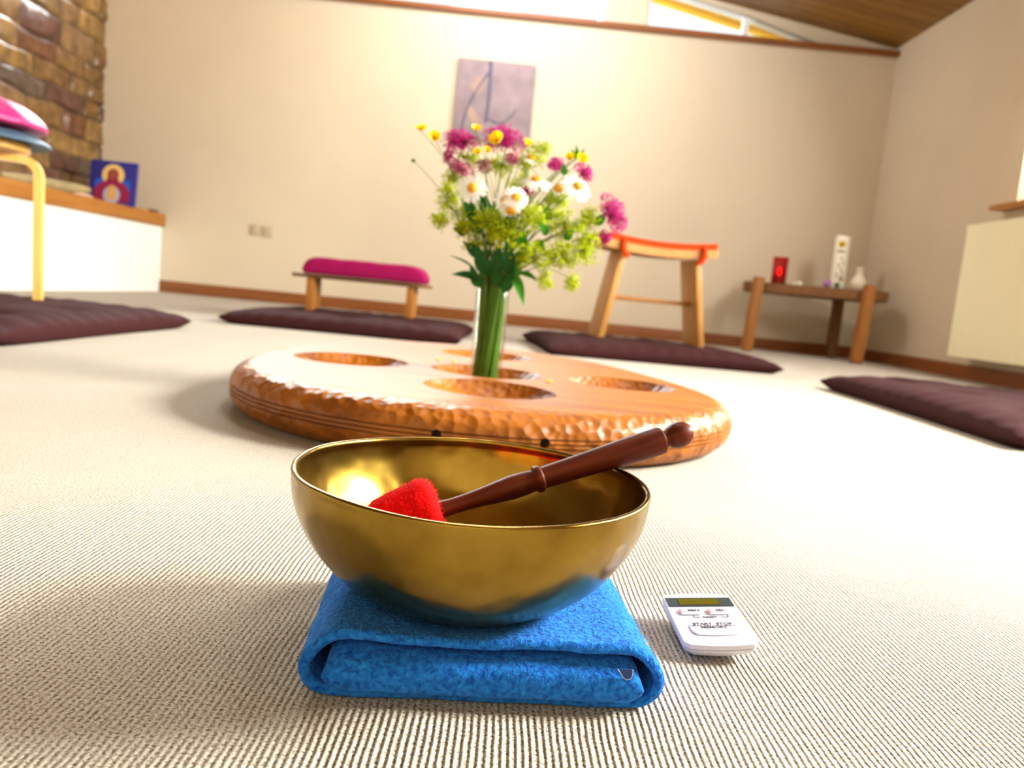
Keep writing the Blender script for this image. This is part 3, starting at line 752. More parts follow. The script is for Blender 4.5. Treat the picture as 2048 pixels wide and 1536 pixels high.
# driftwood
bm = bmesh.new()
pts = [(-2.86, 4.35, .622), (-2.85, 4.6, .628), (-2.83, 4.8, .630), (-2.80, 4.93, .634), (-2.78, 5.02, .636), (-2.77, 5.08, .640)]
tube(bm, pts, [.014, .03, .036, .034, .028, .020], 16)
bmesh.ops.smooth_vert(bm, verts=bm.verts, factor=.3)
for v in bm.verts: v.co += Vector((nz3(v.co, 12), 0, nz3(v.co, 10, 4)))*.006; v.co.z = max(v.co.z, BT+.0005)
o = from_bm('driftwood', bm, M['driftwood'], sharp=60); tag(o, 'long smooth olive-brown piece of driftwood lying on the built-in bench', 'driftwood')
bm = bmesh.new(); bmesh.ops.create_uvsphere(bm, u_segments=20, v_segments=10, radius=1)
for v in bm.verts: v.co = Vector((v.co.x*.035, v.co.y*.10, max(-.3, v.co.z)*.012+nz3(v.co, 2)*.003))
o = from_bm('shell', bm, simple('pale_pink', (.70, .42, .32), .5)); o.location = (-2.72, 4.93, BT+.006); tag(o, 'flat pale pink shell at the front edge of the built-in bench', 'shell')
bm = bmesh.new(); box(bm, (-.05, -.05, 0), (.05, .05, .022), bev=.004); o = from_bm('wooden_block', bm, M['stone_small']); o.location = (-2.76, 5.90, BT)
tag(o, 'small flat dark block at the corner end of the built-in bench', 'ornament')
bm = bmesh.new(); box(bm, (-.04, -.05, 0), (.04, .05, .012), bev=.004); o = from_bm('incense_tray', bm, simple('dull_gold', (.5, .33, .08), .45)); o.location = (-2.74, 5.72, BT)
tag(o, 'thin dull-gold tray between the blue icon and the dark block', 'tray')

# ================================================================== CARVED ROUND TABLE
TC = Vector((-.0439, 1.6354)); TR, a2, b2, a3, b3, TZ = .5468, -.1555, -.0272, .0217, -.0338, .08
tb = thing('low_table', 'large low oval carved wooden table with five scooped hollows on the carpet', 'table', (TC.x, TC.y, 0))
def rad(t): return TR*(1+a2*math.cos(2*t)+b2*math.sin(2*t)+a3*math.cos(3*t)+b3*math.sin(3*t))
prof = []  # (offset from outer radius, z)
for i in range(41):
    u = -PI/2+PI*i/40; z = TZ/2*(1+math.sin(u)); k = -.052+.052*max(0, math.cos(u))**.75
    # fine grooves round the middle
    g = 0
    prof.append((k, z))
pr2 = []
for (k, z), (k2, z2) in zip(prof, prof[1:]):
    pr2.append((k, z))
prof = pr2+[prof[-1]]
ins = []
for k, z in prof: ins.append((k, z))
for gz in (.034, .0405, .047):
    ins += [(-.0001, gz-.0011), (-.003, gz-.0007), (-.003, gz+.0007), (-.0001, gz+.0011)]
ins = [p for p in ins if not (p[0] > -.02 and any(abs(p[1]-gz) < .0016 for gz in (.034, .0405, .047)) and p not in ins[-12:])]
ins = sorted(set(ins), key=lambda p: p[1])
def kz(z):
    s = max(-1, min(1, z/(TZ/2)-1)); return -.052+.052*max(0, math.sqrt(1-s*s))**.75
ins = [(kz(z)-(.007 if k == -.003 else 0), z) for k, z in ins]
seg = 360; bm = bmesh.new(); rings = []
inner = [(-.075, 0), (-.2, 0)]
full = [(-.12, 0.0)]+ins+[(-.075, TZ+.0005), (-.12, TZ+.001)]
for k, z in full:
    R1 = []
    for i in range(seg):
        t = 2*PI*i/seg; r = rad(t)+k
        sfac = 1 if k > -.074 else 0
        q = Vector((r*math.cos(t), r*math.sin(t), z))
        if sfac:
            wv = .0016*nz3(q, 22, 3)+.001*nz3(q, 55, 7); q.x += math.cos(t)*wv; q.y += math.sin(t)*wv
        R1.append(bm.verts.new(q))
    rings.append(R1)
for A, B in zip(rings, rings[1:]):
    for i in range(seg): bm.faces.new((A[i], A[(i+1) % seg], B[(i+1) % seg], B[i]))
bm.faces.new(rings[0][::-1]); bm.faces.new(rings[-1])
top = from_bm('carved_top', bm, M['table_wood'], None, sharp=35)
holes = dict(left=(-.302, 1.538, .1150), back=(-.044, 1.9515, .117), mid=(-.031, 1.5455, .113), front=(-.018, 1.276, .1124), right=(.242, 1.56, .1107))
cut = []
DH = .05
for hx, hy, hr in holes.values():
    rho = (hr*hr+DH*DH)/(2*DH)
    bmc = bmesh.new(); bmesh.ops.create_uvsphere(bmc, u_segments=220, v_segments=220, radius=rho)
    bmesh.ops.delete(bmc, geom=[v for v in bmc.verts if v.co.z > -rho+DH+.03], context='VERTS')
    bmesh.ops.holes_fill(bmc, edges=[e for e in bmc.edges if e.is_boundary])
    for v in bmc.verts: v.co += Vector((hx-TC.x, hy-TC.y, TZ+.001-DH+rho))
    me = bpy.data.meshes.new('c'); bmc.to_mesh(me); bmc.free(); oc = bpy.data.objects.new('c', me); COL.objects.link(oc); cut.append(oc)
peg = []
for px, py in ((872, 857), (1090, 879)):
    # point on the rim facing the camera at mid height
    best = None
    for i in range(720):
        t = -PI+PI*i/720
        q = Vector((TC.x+rad(t)*math.cos(t), TC.y+rad(t)*math.sin(t), .0425)); 
        c = P(px, py, q.y)
        d = abs(c.x-q.x)
        if best is None or d < best[0]: best = (d, t, q)
    t, q = best[1], best[2]; n_ = Vector((math.cos(t), math.sin(t), 0))
    peg.append((q, n_))
    bmc = bmesh.new(); bmesh.ops.create_cone(bmc, cap_ends=True, segments=28, radius1=.0074, radius2=.0074, depth=.04, matrix=Matrix.Translation(q-Vector((TC.x, TC.y, 0))) @ frame_z(n_))
    me = bpy.data.meshes.new('c'); bmc.to_mesh(me); bmc.free(); oc = bpy.data.objects.new('c', me); COL.objects.link(oc); cut.append(oc)
for oc in cut:
    md = top.modifiers.new('b', 'BOOLEAN'); md.object = oc; md.operation = 'DIFFERENCE'; md.solver = 'EXACT'
bpy.context.view_layer.update(); dg = bpy.context.evaluated_depsgraph_get()
me = bpy.data.meshes.new_from_object(top.evaluated_get(dg)); top.modifiers.clear(); top.data = me; me.name = 'carved_top'
for oc in cut: bpy.data.objects.remove(oc)
me.shade_smooth(); me.set_sharp_from_angle(angle=math.radians(35))
top.parent = tb
co = np.empty(len(me.vertices)*3, 'f'); me.vertices.foreach_get('co', co); co = co.reshape(-1, 3)
rr_ = np.hypot(co[:, 0], co[:, 1]); tt_ = np.arctan2(co[:, 1], co[:, 0])
rt = TR*(1+a2*np.cos(2*tt_)+b2*np.sin(2*tt_)+a3*np.cos(3*tt_)+b3*np.sin(3*tt_))
cv = np.clip((rr_-rt+.075)/.045, 0, 1)
for hx, hy, hr in holes.values():
    d = np.hypot(co[:, 0]-hx+TC.x, co[:, 1]-hy+TC.y); cv = np.maximum(cv, np.where(d < hr*.995, .7, 0))
at = me.attributes.new('carved', 'FLOAT', 'POINT'); at.data.foreach_set('value', cv.astype('f'))
for q, n_ in peg:
    bm = bmesh.new(); m4 = Matrix.Translation(q-Vector((TC.x, TC.y, 0))-n_*.0195) @ frame_z(n_)
    lathe(bm, [(0, 0), (.0069, 0), (.0069, .006), (0, .006)], 20, mat=m4)
    o = from_bm('hole_shade', bm, M['dark_hole'], tb); o['label'] = 'near-black disc for the shade deep in a drilled hole'  # near-black disc, shade inside the drilled hole put into its colour

# fallen petals
for px, py, lb in ((906, 723, 'fallen yellow petal on the table just left of the vase'), (877, 720, 'fallen pale yellow petal farthest left of the vase on the table'), (1098, 763, 'fallen yellow petal between the middle and right table hollows')):
    yy = 1.0
    for _ in range(60):
        c = P(px, py, yy); yy += (c.z-.083)*6
    c = P(px, py, yy)
    bm = bmesh.new()
    for k in range(4):
        a = k*1.7; r = .006
        bmesh.ops.create_uvsphere(bm, u_segments=8, v_segments=6, radius=1, matrix=Matrix.Translation((.003*math.cos(a), .003*math.sin(a), .0022)) @ Matrix.Diagonal((.0042, .003, .0016, 1)))
    o = from_bm('fallen_petal', bm, M['petal_yellow']); o.location = (c.x, c.y, .0815); tag(o, lb, 'petal', 'fallen petals')

# ================================================================== VASE AND FLOWERS
VX0, VY0, VZ0, VH = -.034, 1.535, .0325, .210
bm = bmesh.new()
lathe(bm, [(0, 0), (.028, 0), (.0305, .002), (.0315, .01), (.033, VH), (.0322, VH+.0015), (.0314, VH), (.0298, .014), (.027, .011), (0, .010)], 72)
vs_ = from_bm('glass_vase', bm, M['glass'], sharp=60); vs_.location = (VX0, VY0, VZ0)
tag(vs_, 'clear straight glass vase full of green stems in the middle table hollow', 'vase')

fr_ = random.Random(11)
used = []
def stem_base(i):
    a = i*2.399; r = .0245*math.sqrt(((i*7) % 23)/23+.05)
    return Vector((VX0+r*math.cos(a), VY0+r*math.sin(a), VZ0+.0125+.003*((i*5) % 4)))
def stem_path(i, end):
    b = stem_base(i); a = i*2.399+.7
    mouth = Vector((VX0+.024*math.cos(a)+.002*(1 if end.x > VX0 else -1), VY0+.024*math.sin(a), VZ0+VH+.004))
    d = (end-mouth)
    low = b.lerp(mouth, .5)+Vector((0, 0, 0))
    seg1 = bez(b, low, mouth, 6)
    seg2 = bez(mouth, mouth+Vector((d.x*.22, d.y*.22, abs(d.z)*.55+.01)), end, 9)
    return seg1+seg2[1:]
SI = [0]
def flower(name, label, cat, end, rstem=.0013, group=None, stem_mat='green_stem', i=None):
    """empty at stem base, stem part; returns (root, local head position)"""
    if i is None: i = SI[0]; SI[0] += 1
    b = stem_base(i)
    t = thing(name, label, cat, b, 0, group)
    pts = [p-b for p in stem_path(i, end)]
    bm = bmesh.new(); tube(bm, pts, [rstem*1.25]*6+[rstem*(1.2-.4*k/10) for k in range(len(pts)-6)], 7)
    from_bm('stem', bm, M[stem_mat], t)
    return t, end-b, (pts[-1]-pts[-2]).normalized()
def petal_strip(bm, M4, length, width, curl, n=5, tip=.5, base=.35, cup=0.0):
    rows = []
    for i in range(n+1):
        t = i/n
        wd = width*(base+(1-base)*math.sin(min(1, t*1.35)*PI/2)) if t < .75 else width*(1-((t-.75)/.25)**2*(1-tip))
        z = curl*t*t
        rows.append([bm.verts.new(M4 @ Vector((t*length, s*wd/2, z+cup*abs(s)))) for s in (-1, 0, 1)])
    for A, B in zip(rows, rows[1:]):
        bm.faces.new((A[0], B[0], B[1], A[1])); bm.faces.new((A[1], B[1], B[2], A[2]))
DG = 'oxeye daisies in the bouquet'
def daisy(px, py, dy, nrm, label, size=.026, npet=20, droop=.0):
    end = P(px, py, VY0+dy); t, h, d = flower('daisy', label, 'flower', end, .0013, DG)
    m4 = Matrix.Translation(h) @ frame_z(nrm)
    bm = bmesh.new()
    for k in range(npet):
        a = 2*PI*k/npet+fr_.uniform(-.07, .07)
        R4 = m4 @ Matrix.Rotation(a, 4, 'Z') @ Matrix.Translation((.006, 0, .0008*fr_.random()))
        petal_strip(bm, R4, size*fr_.uniform(.9, 1.08)-.006, .0052, -size*droop*fr_.uniform(.6, 1.3))
    from_bm('petals', bm, M['petal_white'], t, sharp=None)
    bm = bmesh.new(); lathe(bm, [(0, -.002), (.0085, -.0015), (.0098, .002), (.0085, .0055), (.005, .0075), (0, .0078)], 24, mat=m4); from_bm('flower_centre', bm, M['disc_yellow'], t)
    bm = bmesh.new(); lathe(bm, [(0, -.006), (.004, -.0055), (.0085, -.0022), (.006, -.001), (0, -.001)], 16, mat=m4); from_bm('calyx', bm, M['green_stem'], t)
daisy(945, 376, -.05, (-.15, -1, .25), 'white daisy facing forward at the left of the bouquet', .028, 22, .15)
daisy(1011, 401, -.055, (-.35, -1, .15), 'white daisy at the left of the central trio in the bouquet', .024, 18, .2)
daisy(1033, 396, -.062, (.25, -1, .35), 'white daisy with bright domed centre, upper right of the central trio', .025, 20, .25)
daisy(1022, 420, -.058, (0, -.6, -.8), 'white daisy nodding down at the bottom of the central trio', .024, 18, .2)
daisy(1072, 360, -.03, (.05, -.45, .9), 'white daisy seen from the side right of the central trio', .033, 20, .35)
daisy(1156, 373, -.02, (.35, -.8, .55), 'large white daisy high at the right of the bouquet', .032, 20, .3)
daisy(1117, 378, -.01, (0, -.8, .6), 'daisy with a bare yellow centre between the side daisies', .013, 9, .4)
daisy(1062, 317, .02, (.3, -.4, .8), 'small white daisy behind the right pink flower head', .020, 14, .3)

BG = 'buttercups in the bouquet'
def buttercup(px, py, dy, nrm, label, size=.013, rs=.0008):
    end = P(px, py, VY0+dy); t, h, d = flower('buttercup', label, 'flower', end, rs, BG)
    m4 = Matrix.Translation(h) @ frame_z(nrm)
    bm = bmesh.new()
    for k in range(5):
        a = 2*PI*k/5
        R4 = m4 @ Matrix.Rotation(a, 4, 'Z') @ Matrix.Rotation(-.35, 4, 'Y')
        petal_strip(bm, R4, size, size*1.15, size*.45, 5, .55, .3, size*.12)
    from_bm('petals', bm, M['petal_yellow'], t, sharp=None)
    bm = bmesh.new(); lathe(bm, [(0, 0), (size*.25, .001), (size*.22, size*.3), (0, size*.36)], 12, mat=m4); from_bm('flower_centre', bm, M['disc_yellow'], t)
buttercup(843, 263, 0, (-.1, -.35, .9), 'yellow buttercup at the outermost upper left of the bouquet', .014)
buttercup(868, 277, -.02, (.2, -.9, .35), 'yellow buttercup facing forward next to the outermost one', .014)
buttercup(952, 262, -.02, (.1, -.5, .85), 'yellow buttercup at the right edge of the left pink head', .012)
buttercup(996, 283, -.08, (-.4, -.85, .4), 'large yellow buttercup in front of the right pink head', .017)
buttercup(1052, 290, -.01, (.4, -.5, .8), 'yellow buttercup at the right edge of the right pink head', .012)
buttercup(955, 306, -.06, (0, -.9, .4), 'small yellow buttercup below the gap between the pink heads', .009)
buttercup(974, 303, -.05, (.2, -.9, .5), 'small yellow buttercup just under the right pink head', .009)
buttercup(1141, 319, -.02, (-.2, -.7, .5), 'yellow buttercup at upper right, left of its neighbour', .012)
buttercup(1161, 322, -.03, (.3, -.8, .5), 'yellow buttercup at upper right under the leafy tip', .014)
# bud
end = P(827, 321, VY0-.02); t, h, d = flower('flower_bud', 'small green bud on a thin stalk at the far left', 'flower bud', end, .0007)
bm = bmesh.new(); bmesh.ops.create_uvsphere(bm, u_segments=14, v_segments=10, radius=.0042, matrix=Matrix.Translation(h)); from_bm('bud', bm, M['green_stem'], t)

VG = 'pink valerian heads in the bouquet'
def floret(bm, m4, s):
    c = bm.verts.new(m4 @ Vector((0, 0, 0)))
    for k in range(5):
        a = 2*PI*k/5; r = s*(.8 if k else 1.1)
        p1 = bm.verts.new(m4 @ Vector((r*.75*math.cos(a-.35), r*.75*math.sin(a-.35), .0006)))
        p2 = bm.verts.new(m4 @ Vector((r*math.cos(a), r*math.sin(a), .0001)))
        p3 = bm.verts.new(m4 @ Vector((r*.75*math.cos(a+.35), r*.75*math.sin(a+.35), .0006)))
        bm.faces.new((c, p1, p2, p3))
def valerian(px, py, dy, r, label, faded=False, squash=1.0, dirn=(0, -.5, 1), n=150, lobes=5):
    end = P(px, py, VY0+dy); base = end-Vector(dirn).normalized()*r*.55
    t, h, d = flower('valerian', label, 'flower', base, .0016, VG)
    h2 = end-stem_base(SI[0]-1)
    bm = bmesh.new(); sm = bmesh.new()
    ax = frame_z(dirn)
    subs = []
    for k in range(lobes):
        a = 2*PI*k/lobes+fr_.random(); rr = r*.55*(0 if k == 0 else 1)
        subs.append((Vector((rr*math.cos(a), rr*math.sin(a), r*.12*(1 if k == 0 else -.4))), r*.58))
    for k in range(int(n*1.7)):
        c, sr = subs[k % lobes]
        u = fr_.uniform(-.7, 1); a = fr_.uniform(0, 2*PI); q = math.sqrt(max(0, 1-u*u))
        dv = Vector((q*math.cos(a), q*math.sin(a), u*squash))
        p = c+dv*sr*fr_.uniform(.78, 1.05)
        pw = ax @ p; nw = (ax @ dv).normalized()
        m4 = Matrix.Translation(h2+pw) @ frame_z(nw+Vector((fr_.uniform(-.4, .4), fr_.uniform(-.4, .4), fr_.uniform(-.4, .4))))
        floret(bm, m4, .0040)
        if k % 2 == 0: tube(sm, [h+(h2-h)*.3, h2+pw*.55, h2+pw], .00045, 3, cap=False)
    from_bm('flower_head', bm, M['petal_faded' if faded else 'petal_pink'], t, smooth=False, sharp=None)
    from_bm('stalks', sm, M['petal_faded'], t, sharp=None)
valerian(922, 283, .01, .035, 'pink valerian head at the upper left in front of the relief panel', n=230)
valerian(1012, 278, .0, .041, 'pink valerian head at the top centre of the bouquet', n=260)
valerian(1226, 425, -.01, .038, 'large bright pink valerian head sticking out at the far right', dirn=(.8, -.3, .5), n=260)
valerian(1213, 473, -.01, .018, 'small pink valerian tuft drooping under the far right head', dirn=(.3, -.4, -.6), n=70, lobes=3)
valerian(1116, 330, .01, .021, 'small pink valerian head at the upper right of the bouquet', n=100, lobes=4)
valerian(1169, 345, .02, .022, 'pink valerian head beside the high right daisy', dirn=(.6, -.2, .6), n=110, lobes=4)
valerian(922, 336, -.02, .026, 'faded dusty-pink valerian head above the left daisy', True, n=120)
valerian(972, 332, .0, .020, 'faded dusty-pink valerian head in the upper middle', True, n=80, lobes=3)
valerian(1060, 383, -.03, .014, 'tiny pink valerian tuft right of the daisy trio', n=50, lobes=3)
valerian(1028, 318, .0, .018, 'pale pink valerian tuft under the top centre head', True, n=60, lobes=3)
valerian(900, 310, -.01, .018, 'pink valerian tuft hanging below the upper left head', n=60, lobes=3, dirn=(-.6, -.3, .2))

LG = 'sprays of lime-green lady\'s mantle'
def mantle(blobs, label, n=220, s=.0033):
    c0 = P(blobs[0][0], blobs[0][1], VY0+blobs[0][2])
    t, h, d = flower('lady_mantle_spray', label, 'flower', c0-Vector((0, 0, .012)), .0013, LG)
    b = stem_base(SI[0]-1)
    bm = bmesh.new(); sm = bmesh.new(); prev = h
    for (px, py, dy, rx, rz, k) in blobs:
        c = P(px, py, VY0+dy)-b; tube(sm, bez(prev, (prev+c)/2+Vector((0, 0, .006)), c, 5), .0008, 4, cap=False)
        m_ = int(n*k*2.0)
        hubs = []
        for q in range(max(3, m_//9)):
            v = Vector((fr_.gauss(0, 1), fr_.gauss(0, 1), fr_.gauss(0, 1))).normalized()*fr_.uniform(.35, 1.0)
            hp = c+Vector((v.x*rx, v.y*min(rx, rz)*.9, v.z*rz)); hubs.append(hp)
            tube(sm, [c+(hp-c)*.1, c+(hp-c)*.6+Vector((0, 0, .002)), hp], .0005, 3, cap=False)
        for q in range(m_):
            hp = hubs[q % len(hubs)]; v = Vector((fr_.gauss(0, 1), fr_.gauss(0, 1), fr_.gauss(0, 1))).normalized()
            p = hp+Vector((v.x, v.y, v.z*.8))*fr_.uniform(.003, .014)
            m4 = Matrix.Translation(p) @ frame_z(v+Vector((0, -.5, .3)))
            c1 = bm.verts.new(m4 @ Vector((0, 0, 0)))
            for z_ in range(4):
                a = z_*PI/2; rr = s*fr_.uniform(.8, 1.15)
                vs3 = [bm.verts.new(m4 @ Vector((rr*f_*math.cos(a+o_), rr*f_*math.sin(a+o_), zz))) for f_, o_, zz in ((.7, -.5, .0006), (1, 0, .0012), (.7, .5, .0006))]
                bm.faces.new((c1, *vs3))
    o = from_bm('blossom', bm, M['mantle'], t, smooth=False, sharp=None); o['kind'] = 'stuff'
    from_bm('branches', sm, M['green_stem'], t, sharp=None)
mantle([(895, 395, -.01, .022, .030, 1), (880, 440, -.02, .018, .016, .7), (925, 455, -.02, .024, .02, .7)], 'lime-green lady\'s mantle spray along the left side of the bouquet', 190)
mantle([(905, 350, .02, .02, .02, .7), (940, 320, .02, .025, .02, .7), (1000, 330, .02, .03, .022, 1)], 'lime-green lady\'s mantle spray behind the left daisy', 150)
mantle([(1060, 320, .02, .03, .02, 1), (1085, 300, .02, .02, .015, .5), (1110, 400, .01, .03, .02, .8)], 'pale lime lady\'s mantle spray high behind the side-on daisy', 170)
mantle([(1055, 440, -.05, .040, .030, 1), (1010, 470, -.05, .034, .026, .8)], 'lime-green lady\'s mantle spray directly below the daisy trio', 260)
mantle([(1130, 450, -.03, .042, .034, 1), (1175, 440, -.02, .022, .028, .6)], 'bright lime lady\'s mantle spray at the right of the bouquet under the high daisy', 280)
mantle([(1120, 510, -.05, .045, .030, 1), (1165, 500, -.04, .030, .030, .7), (1180, 480, -.03, .020, .02, .4)], 'bright lime lady\'s mantle spray spilling out to the right', 300)
mantle([(1060, 510, -.06, .04, .03, 1), (1090, 560, -.06, .014, .018, .35), (1145, 560, -.05, .012, .022, .35)], 'lime-green lady\'s mantle spray with tips drooping lowest at the right', 260)
mantle([(930, 430, .02, .035, .03, 1), (1000, 440, .03, .04, .03, 1)], 'dull green lady\'s mantle spray filling the back of the bouquet below the faded pink heads', 170)
mantle([(1090, 430, .04, .045, .035, 1), (1040, 370, .03, .03, .03, .7)], 'dull green lady\'s mantle spray filling the back of the bouquet on the right', 190)
mantle([(975, 440, -.04, .034, .026, 1), (950, 485, -.03, .02, .016, .5)], 'olive-green lady\'s mantle spray left of centre above the dark leaves', 180)

def leaf(bm, base, tipp, width, nrm, bend=.15, n=9):
    base, tipp = Vector(base), Vector(tipp); ax = tipp-base; L = ax.length; ax.normalize()
    s = ax.cross(Vector(nrm)).normalized(); nn = s.cross(ax).normalized(); rows = []
    for i in range(n+1):
        t = i/n; wd = width*math.sin(PI*t**.75)**.9*(1-.25*t) if 0 < t < 1 else .0004
        c = base+ax*L*t+nn*(-bend*L*(t-.5)**2*2+bend*L*.5)
        rows.append([bm.verts.new(c-s*wd/2+nn*wd*.12), bm.verts.new(c), bm.verts.new(c+s*wd/2+nn*wd*.12)])
    for A, B in zip(rows, rows[1:]):
        bm.faces.new((A[0], B[0], B[1], A[1])); bm.faces.new((A[1], B[1], B[2], A[2]))
LFG = 'dark leafy shoots low in the bouquet'
def shoot(ends, top, label, mat='leaf', g=LFG):
    e = P(*top); t, h, d = flower('leafy_shoot', label, 'foliage', e, .0018, g); b = stem_base(SI[0]-1)
    for (bx, by, bdy, tx, ty, tdy, wd, nr) in ends:
        bm = bmesh.new(); leaf(bm, P(bx, by, VY0+bdy)-b, P(tx, ty, VY0+tdy)-b, wd, nr); from_bm('leaf', bm, M[mat], t, sharp=None)
shoot([(955, 545, -.03, 897, 511, -.05, .014, (0, -.5, 1)), (960, 560, -.035, 902, 549, -.06, .026, (0, -.8, .8)), (965, 515, -.03, 925, 482, -.04, .026, (-.3, -1, .2)), (975, 550, -.04, 950, 490, -.05, .032, (-.2, -1, 0)), (960, 575, -.035, 940, 530, -.05, .024, (-.2, -1, .1))],
      (975, 500, VY0-.03), 'dark green leafy shoot with pointed leaves reaching left over the vase rim')
shoot([(985, 560, -.045, 1000, 495, -.06, .034, (.1, -1, 0)), (1000, 575, -.04, 990, 520, -.06, .030, (0, -1, .1)), (1020, 550, -.05, 1012, 480, -.06, .028, (.2, -1, 0)), (1005, 585, -.04, 1030, 540, -.06, .024, (.2, -1, 0))],
      (1000, 490, VY0-.04), 'dark blue-green leafy shoot upright in the middle above the vase')
shoot([(1025, 545, -.04, 1047, 612, -.07, .024, (.4, -1, .2)), (1035, 545, -.04, 1075, 562, -.06, .022, (.2, -.7, .8)), (1020, 560, -.04, 1040, 520, -.05, .026, (0, -1, .1))],
      (1030, 540, VY0-.04), 'green leafy shoot with one leaf hanging down right of the vase', 'leaf_bright')
shoot([(945, 430, -.02, 925, 400, -.03, .018, (0, -1, .2)), (940, 440, -.02, 950, 415, -.04, .02, (0, -1, .2)), (930, 470, -.01, 905, 455, -.03, .018, (0, -1, .3)), (965, 460, -.02, 950, 430, -.03, .02, (0, -1, .1))],
      (945, 435, VY0-.01), 'dark leafy shoot showing under the left daisy')
shoot([(1155, 318, -.02, 1152, 290, -.03, .010, (0, -1, .1)), (1157, 316, -.02, 1170, 297, -.03, .009, (0, -1, .2)), (1153, 318, -.02, 1142, 298, -.02, .009, (0, -1, .2)), (1130, 350, -.02, 1124, 325, -.04, .016, (0, -1, 0)), (1190, 450, -.01, 1215, 425, -.02, .02, (0, -1, 0))],
      (1154, 316, VY0-.02), 'bright green leafy tip at the top right of the bouquet', 'leaf_bright')
shoot([(1095, 470, -.03, 1075, 440, -.06, .02, (0, -1, .2)), (1070, 480, -.03, 1090, 505, -.07, .02, (0, -1, .4)), (1100, 440, -.02, 1095, 410, -.04, .016, (0, -1, 0)), (1050, 500, -.04, 1040, 460, -.07, .024, (0, -1, 0)), (1130, 480, -.03, 1150, 455, -.06, .018, (0, -1, 0))],
      (1080, 460, VY0-.02), 'green leafy shoot showing through the lime blossom at right', 'leaf_bright')
shoot([(960, 470, .02, 940, 400, .03, .03, (0, -1, .1)), (985, 480, .02, 990, 400, .03, .034, (0, -1, .1)), (1000, 480, .02, 1030, 420, .03, .034, (.1, -1, .1)), (1010, 500, .02, 1060, 460, .02, .03, (.1, -1, .2)), (1020, 520, .02, 1075, 510, .01, .028, (.1, -1, .3)), (980, 450, .02, 960, 370, .03, .026, (0, -1, .1))],
      (990, 470, VY0+.02), 'dark green leafy shoot deep inside the bouquet behind the daisies')
# extra bare stems packed in the vase
for k in range(20):
    px = fr_.uniform(935, 1090); e = P(px, fr_.uniform(430, 540), VY0+fr_.uniform(-.03, .03))
    flower('bare_stem', 'thin green bare flower stem packed among the others in the glass vase', 'stem', e, .0021, 'bare stems in the vase')

# ================================================================== FOLDED BLANKET
bl = thing('folded_blanket', 'bright blue folded wool blanket under the brass bowl on the carpet', 'blanket', (.0, .508, 0), math.radians(5.0))
def felt_noise(v, s=1): return Vector((nz3(v, 45, 2), nz3(v, 45, 5), nz3(v, 45, 8)))*.0011*s+Vector((nz3(v, 260, 1), nz3(v, 260, 3), nz3(v, 260, 4)))*.00045*s
HW, HH = .109, .0415   # half width, height
Y0, Y1, NY = -.082, .093, 110
def topz(x): return HH-.0012*math.exp(-(x/.05)**2)+.0008*math.sin(x*60)
def dip(v):
    v.z *= 1-.28*math.exp(-((v.x+.014)**2+(v.y+.002)**2)/.055**2); return v
# outer layer cross-section: inner & outer outline
def outer_pts():
    pts = []; rO = .0185
    for x in np.linspace(-HW+rO+.004, HW-rO-.004, 40): pts.append((x, .0006))
    for a in np.linspace(-85, 20, 16): pts.append((HW-rO+rO*math.cos(math.radians(a)), rO+.0006+rO*math.sin(math.radians(a))))
    for x in np.linspace(HW-.012, -HW+.012, 46): pts.append((x, topz(x)))
    for a in np.linspace(160, 265, 16): pts.append((-HW+rO+rO*math.cos(math.radians(a)), rO+.0006+rO*math.sin(math.radians(a))))
    return pts
op = outer_pts(); n_o = len(op)
for _ in range(6): op = [((op[i-1][0]+2*op[i][0]+op[(i+1) % n_o][0])/4, (op[i-1][1]+2*op[i][1]+op[(i+1) % n_o][1])/4) for i in range(n_o)]
TH = .0066
ip = []
for i, p in enumerate(op):
    d = (Vector(op[(i+1) % n_o])-Vector(op[i-1])).normalized(); ip.append(Vector(p)+Vector((-d.y, d.x))*TH)
bm = bmesh.new(); RO, RI = [], []
for j_ in range(NY+1):
    y = Y0+(Y1-Y0)*j_/NY; e = min(y-Y0, Y1-y); rnd = .0036
    k = 1 if e >= rnd else math.sqrt(max(.003, 1-((rnd-e)/rnd)**2))
    ro, ri = [], []
    for a_, b_ in zip(op, ip):
        mid = (Vector(a_)+Vector(b_))/2
        for src_, dst in ((a_, ro), (b_, ri)):
            q = mid+(Vector(src_)-mid)*k; v = Vector((q.x, y, q.y)); v += felt_noise(v, 1); v.z = max(v.z, .0003); dst.append(bm.verts.new(dip(v)))
    RO.append(ro); RI.append(ri)
for R_ in (RO, RI):
    for A, B in zip(R_, R_[1:]):
        for i in range(n_o): bm.faces.new((A[i], B[i], B[(i+1) % n_o], A[(i+1) % n_o]))
for e_ in (0, -1):
    for i in range(n_o): bm.faces.new((RO[e_][i], RI[e_][i], RI[e_][(i+1) % n_o], RO[e_][(i+1) % n_o]))
from_bm('outer_fold', bm, M['blue_felt'], bl, sharp=None)
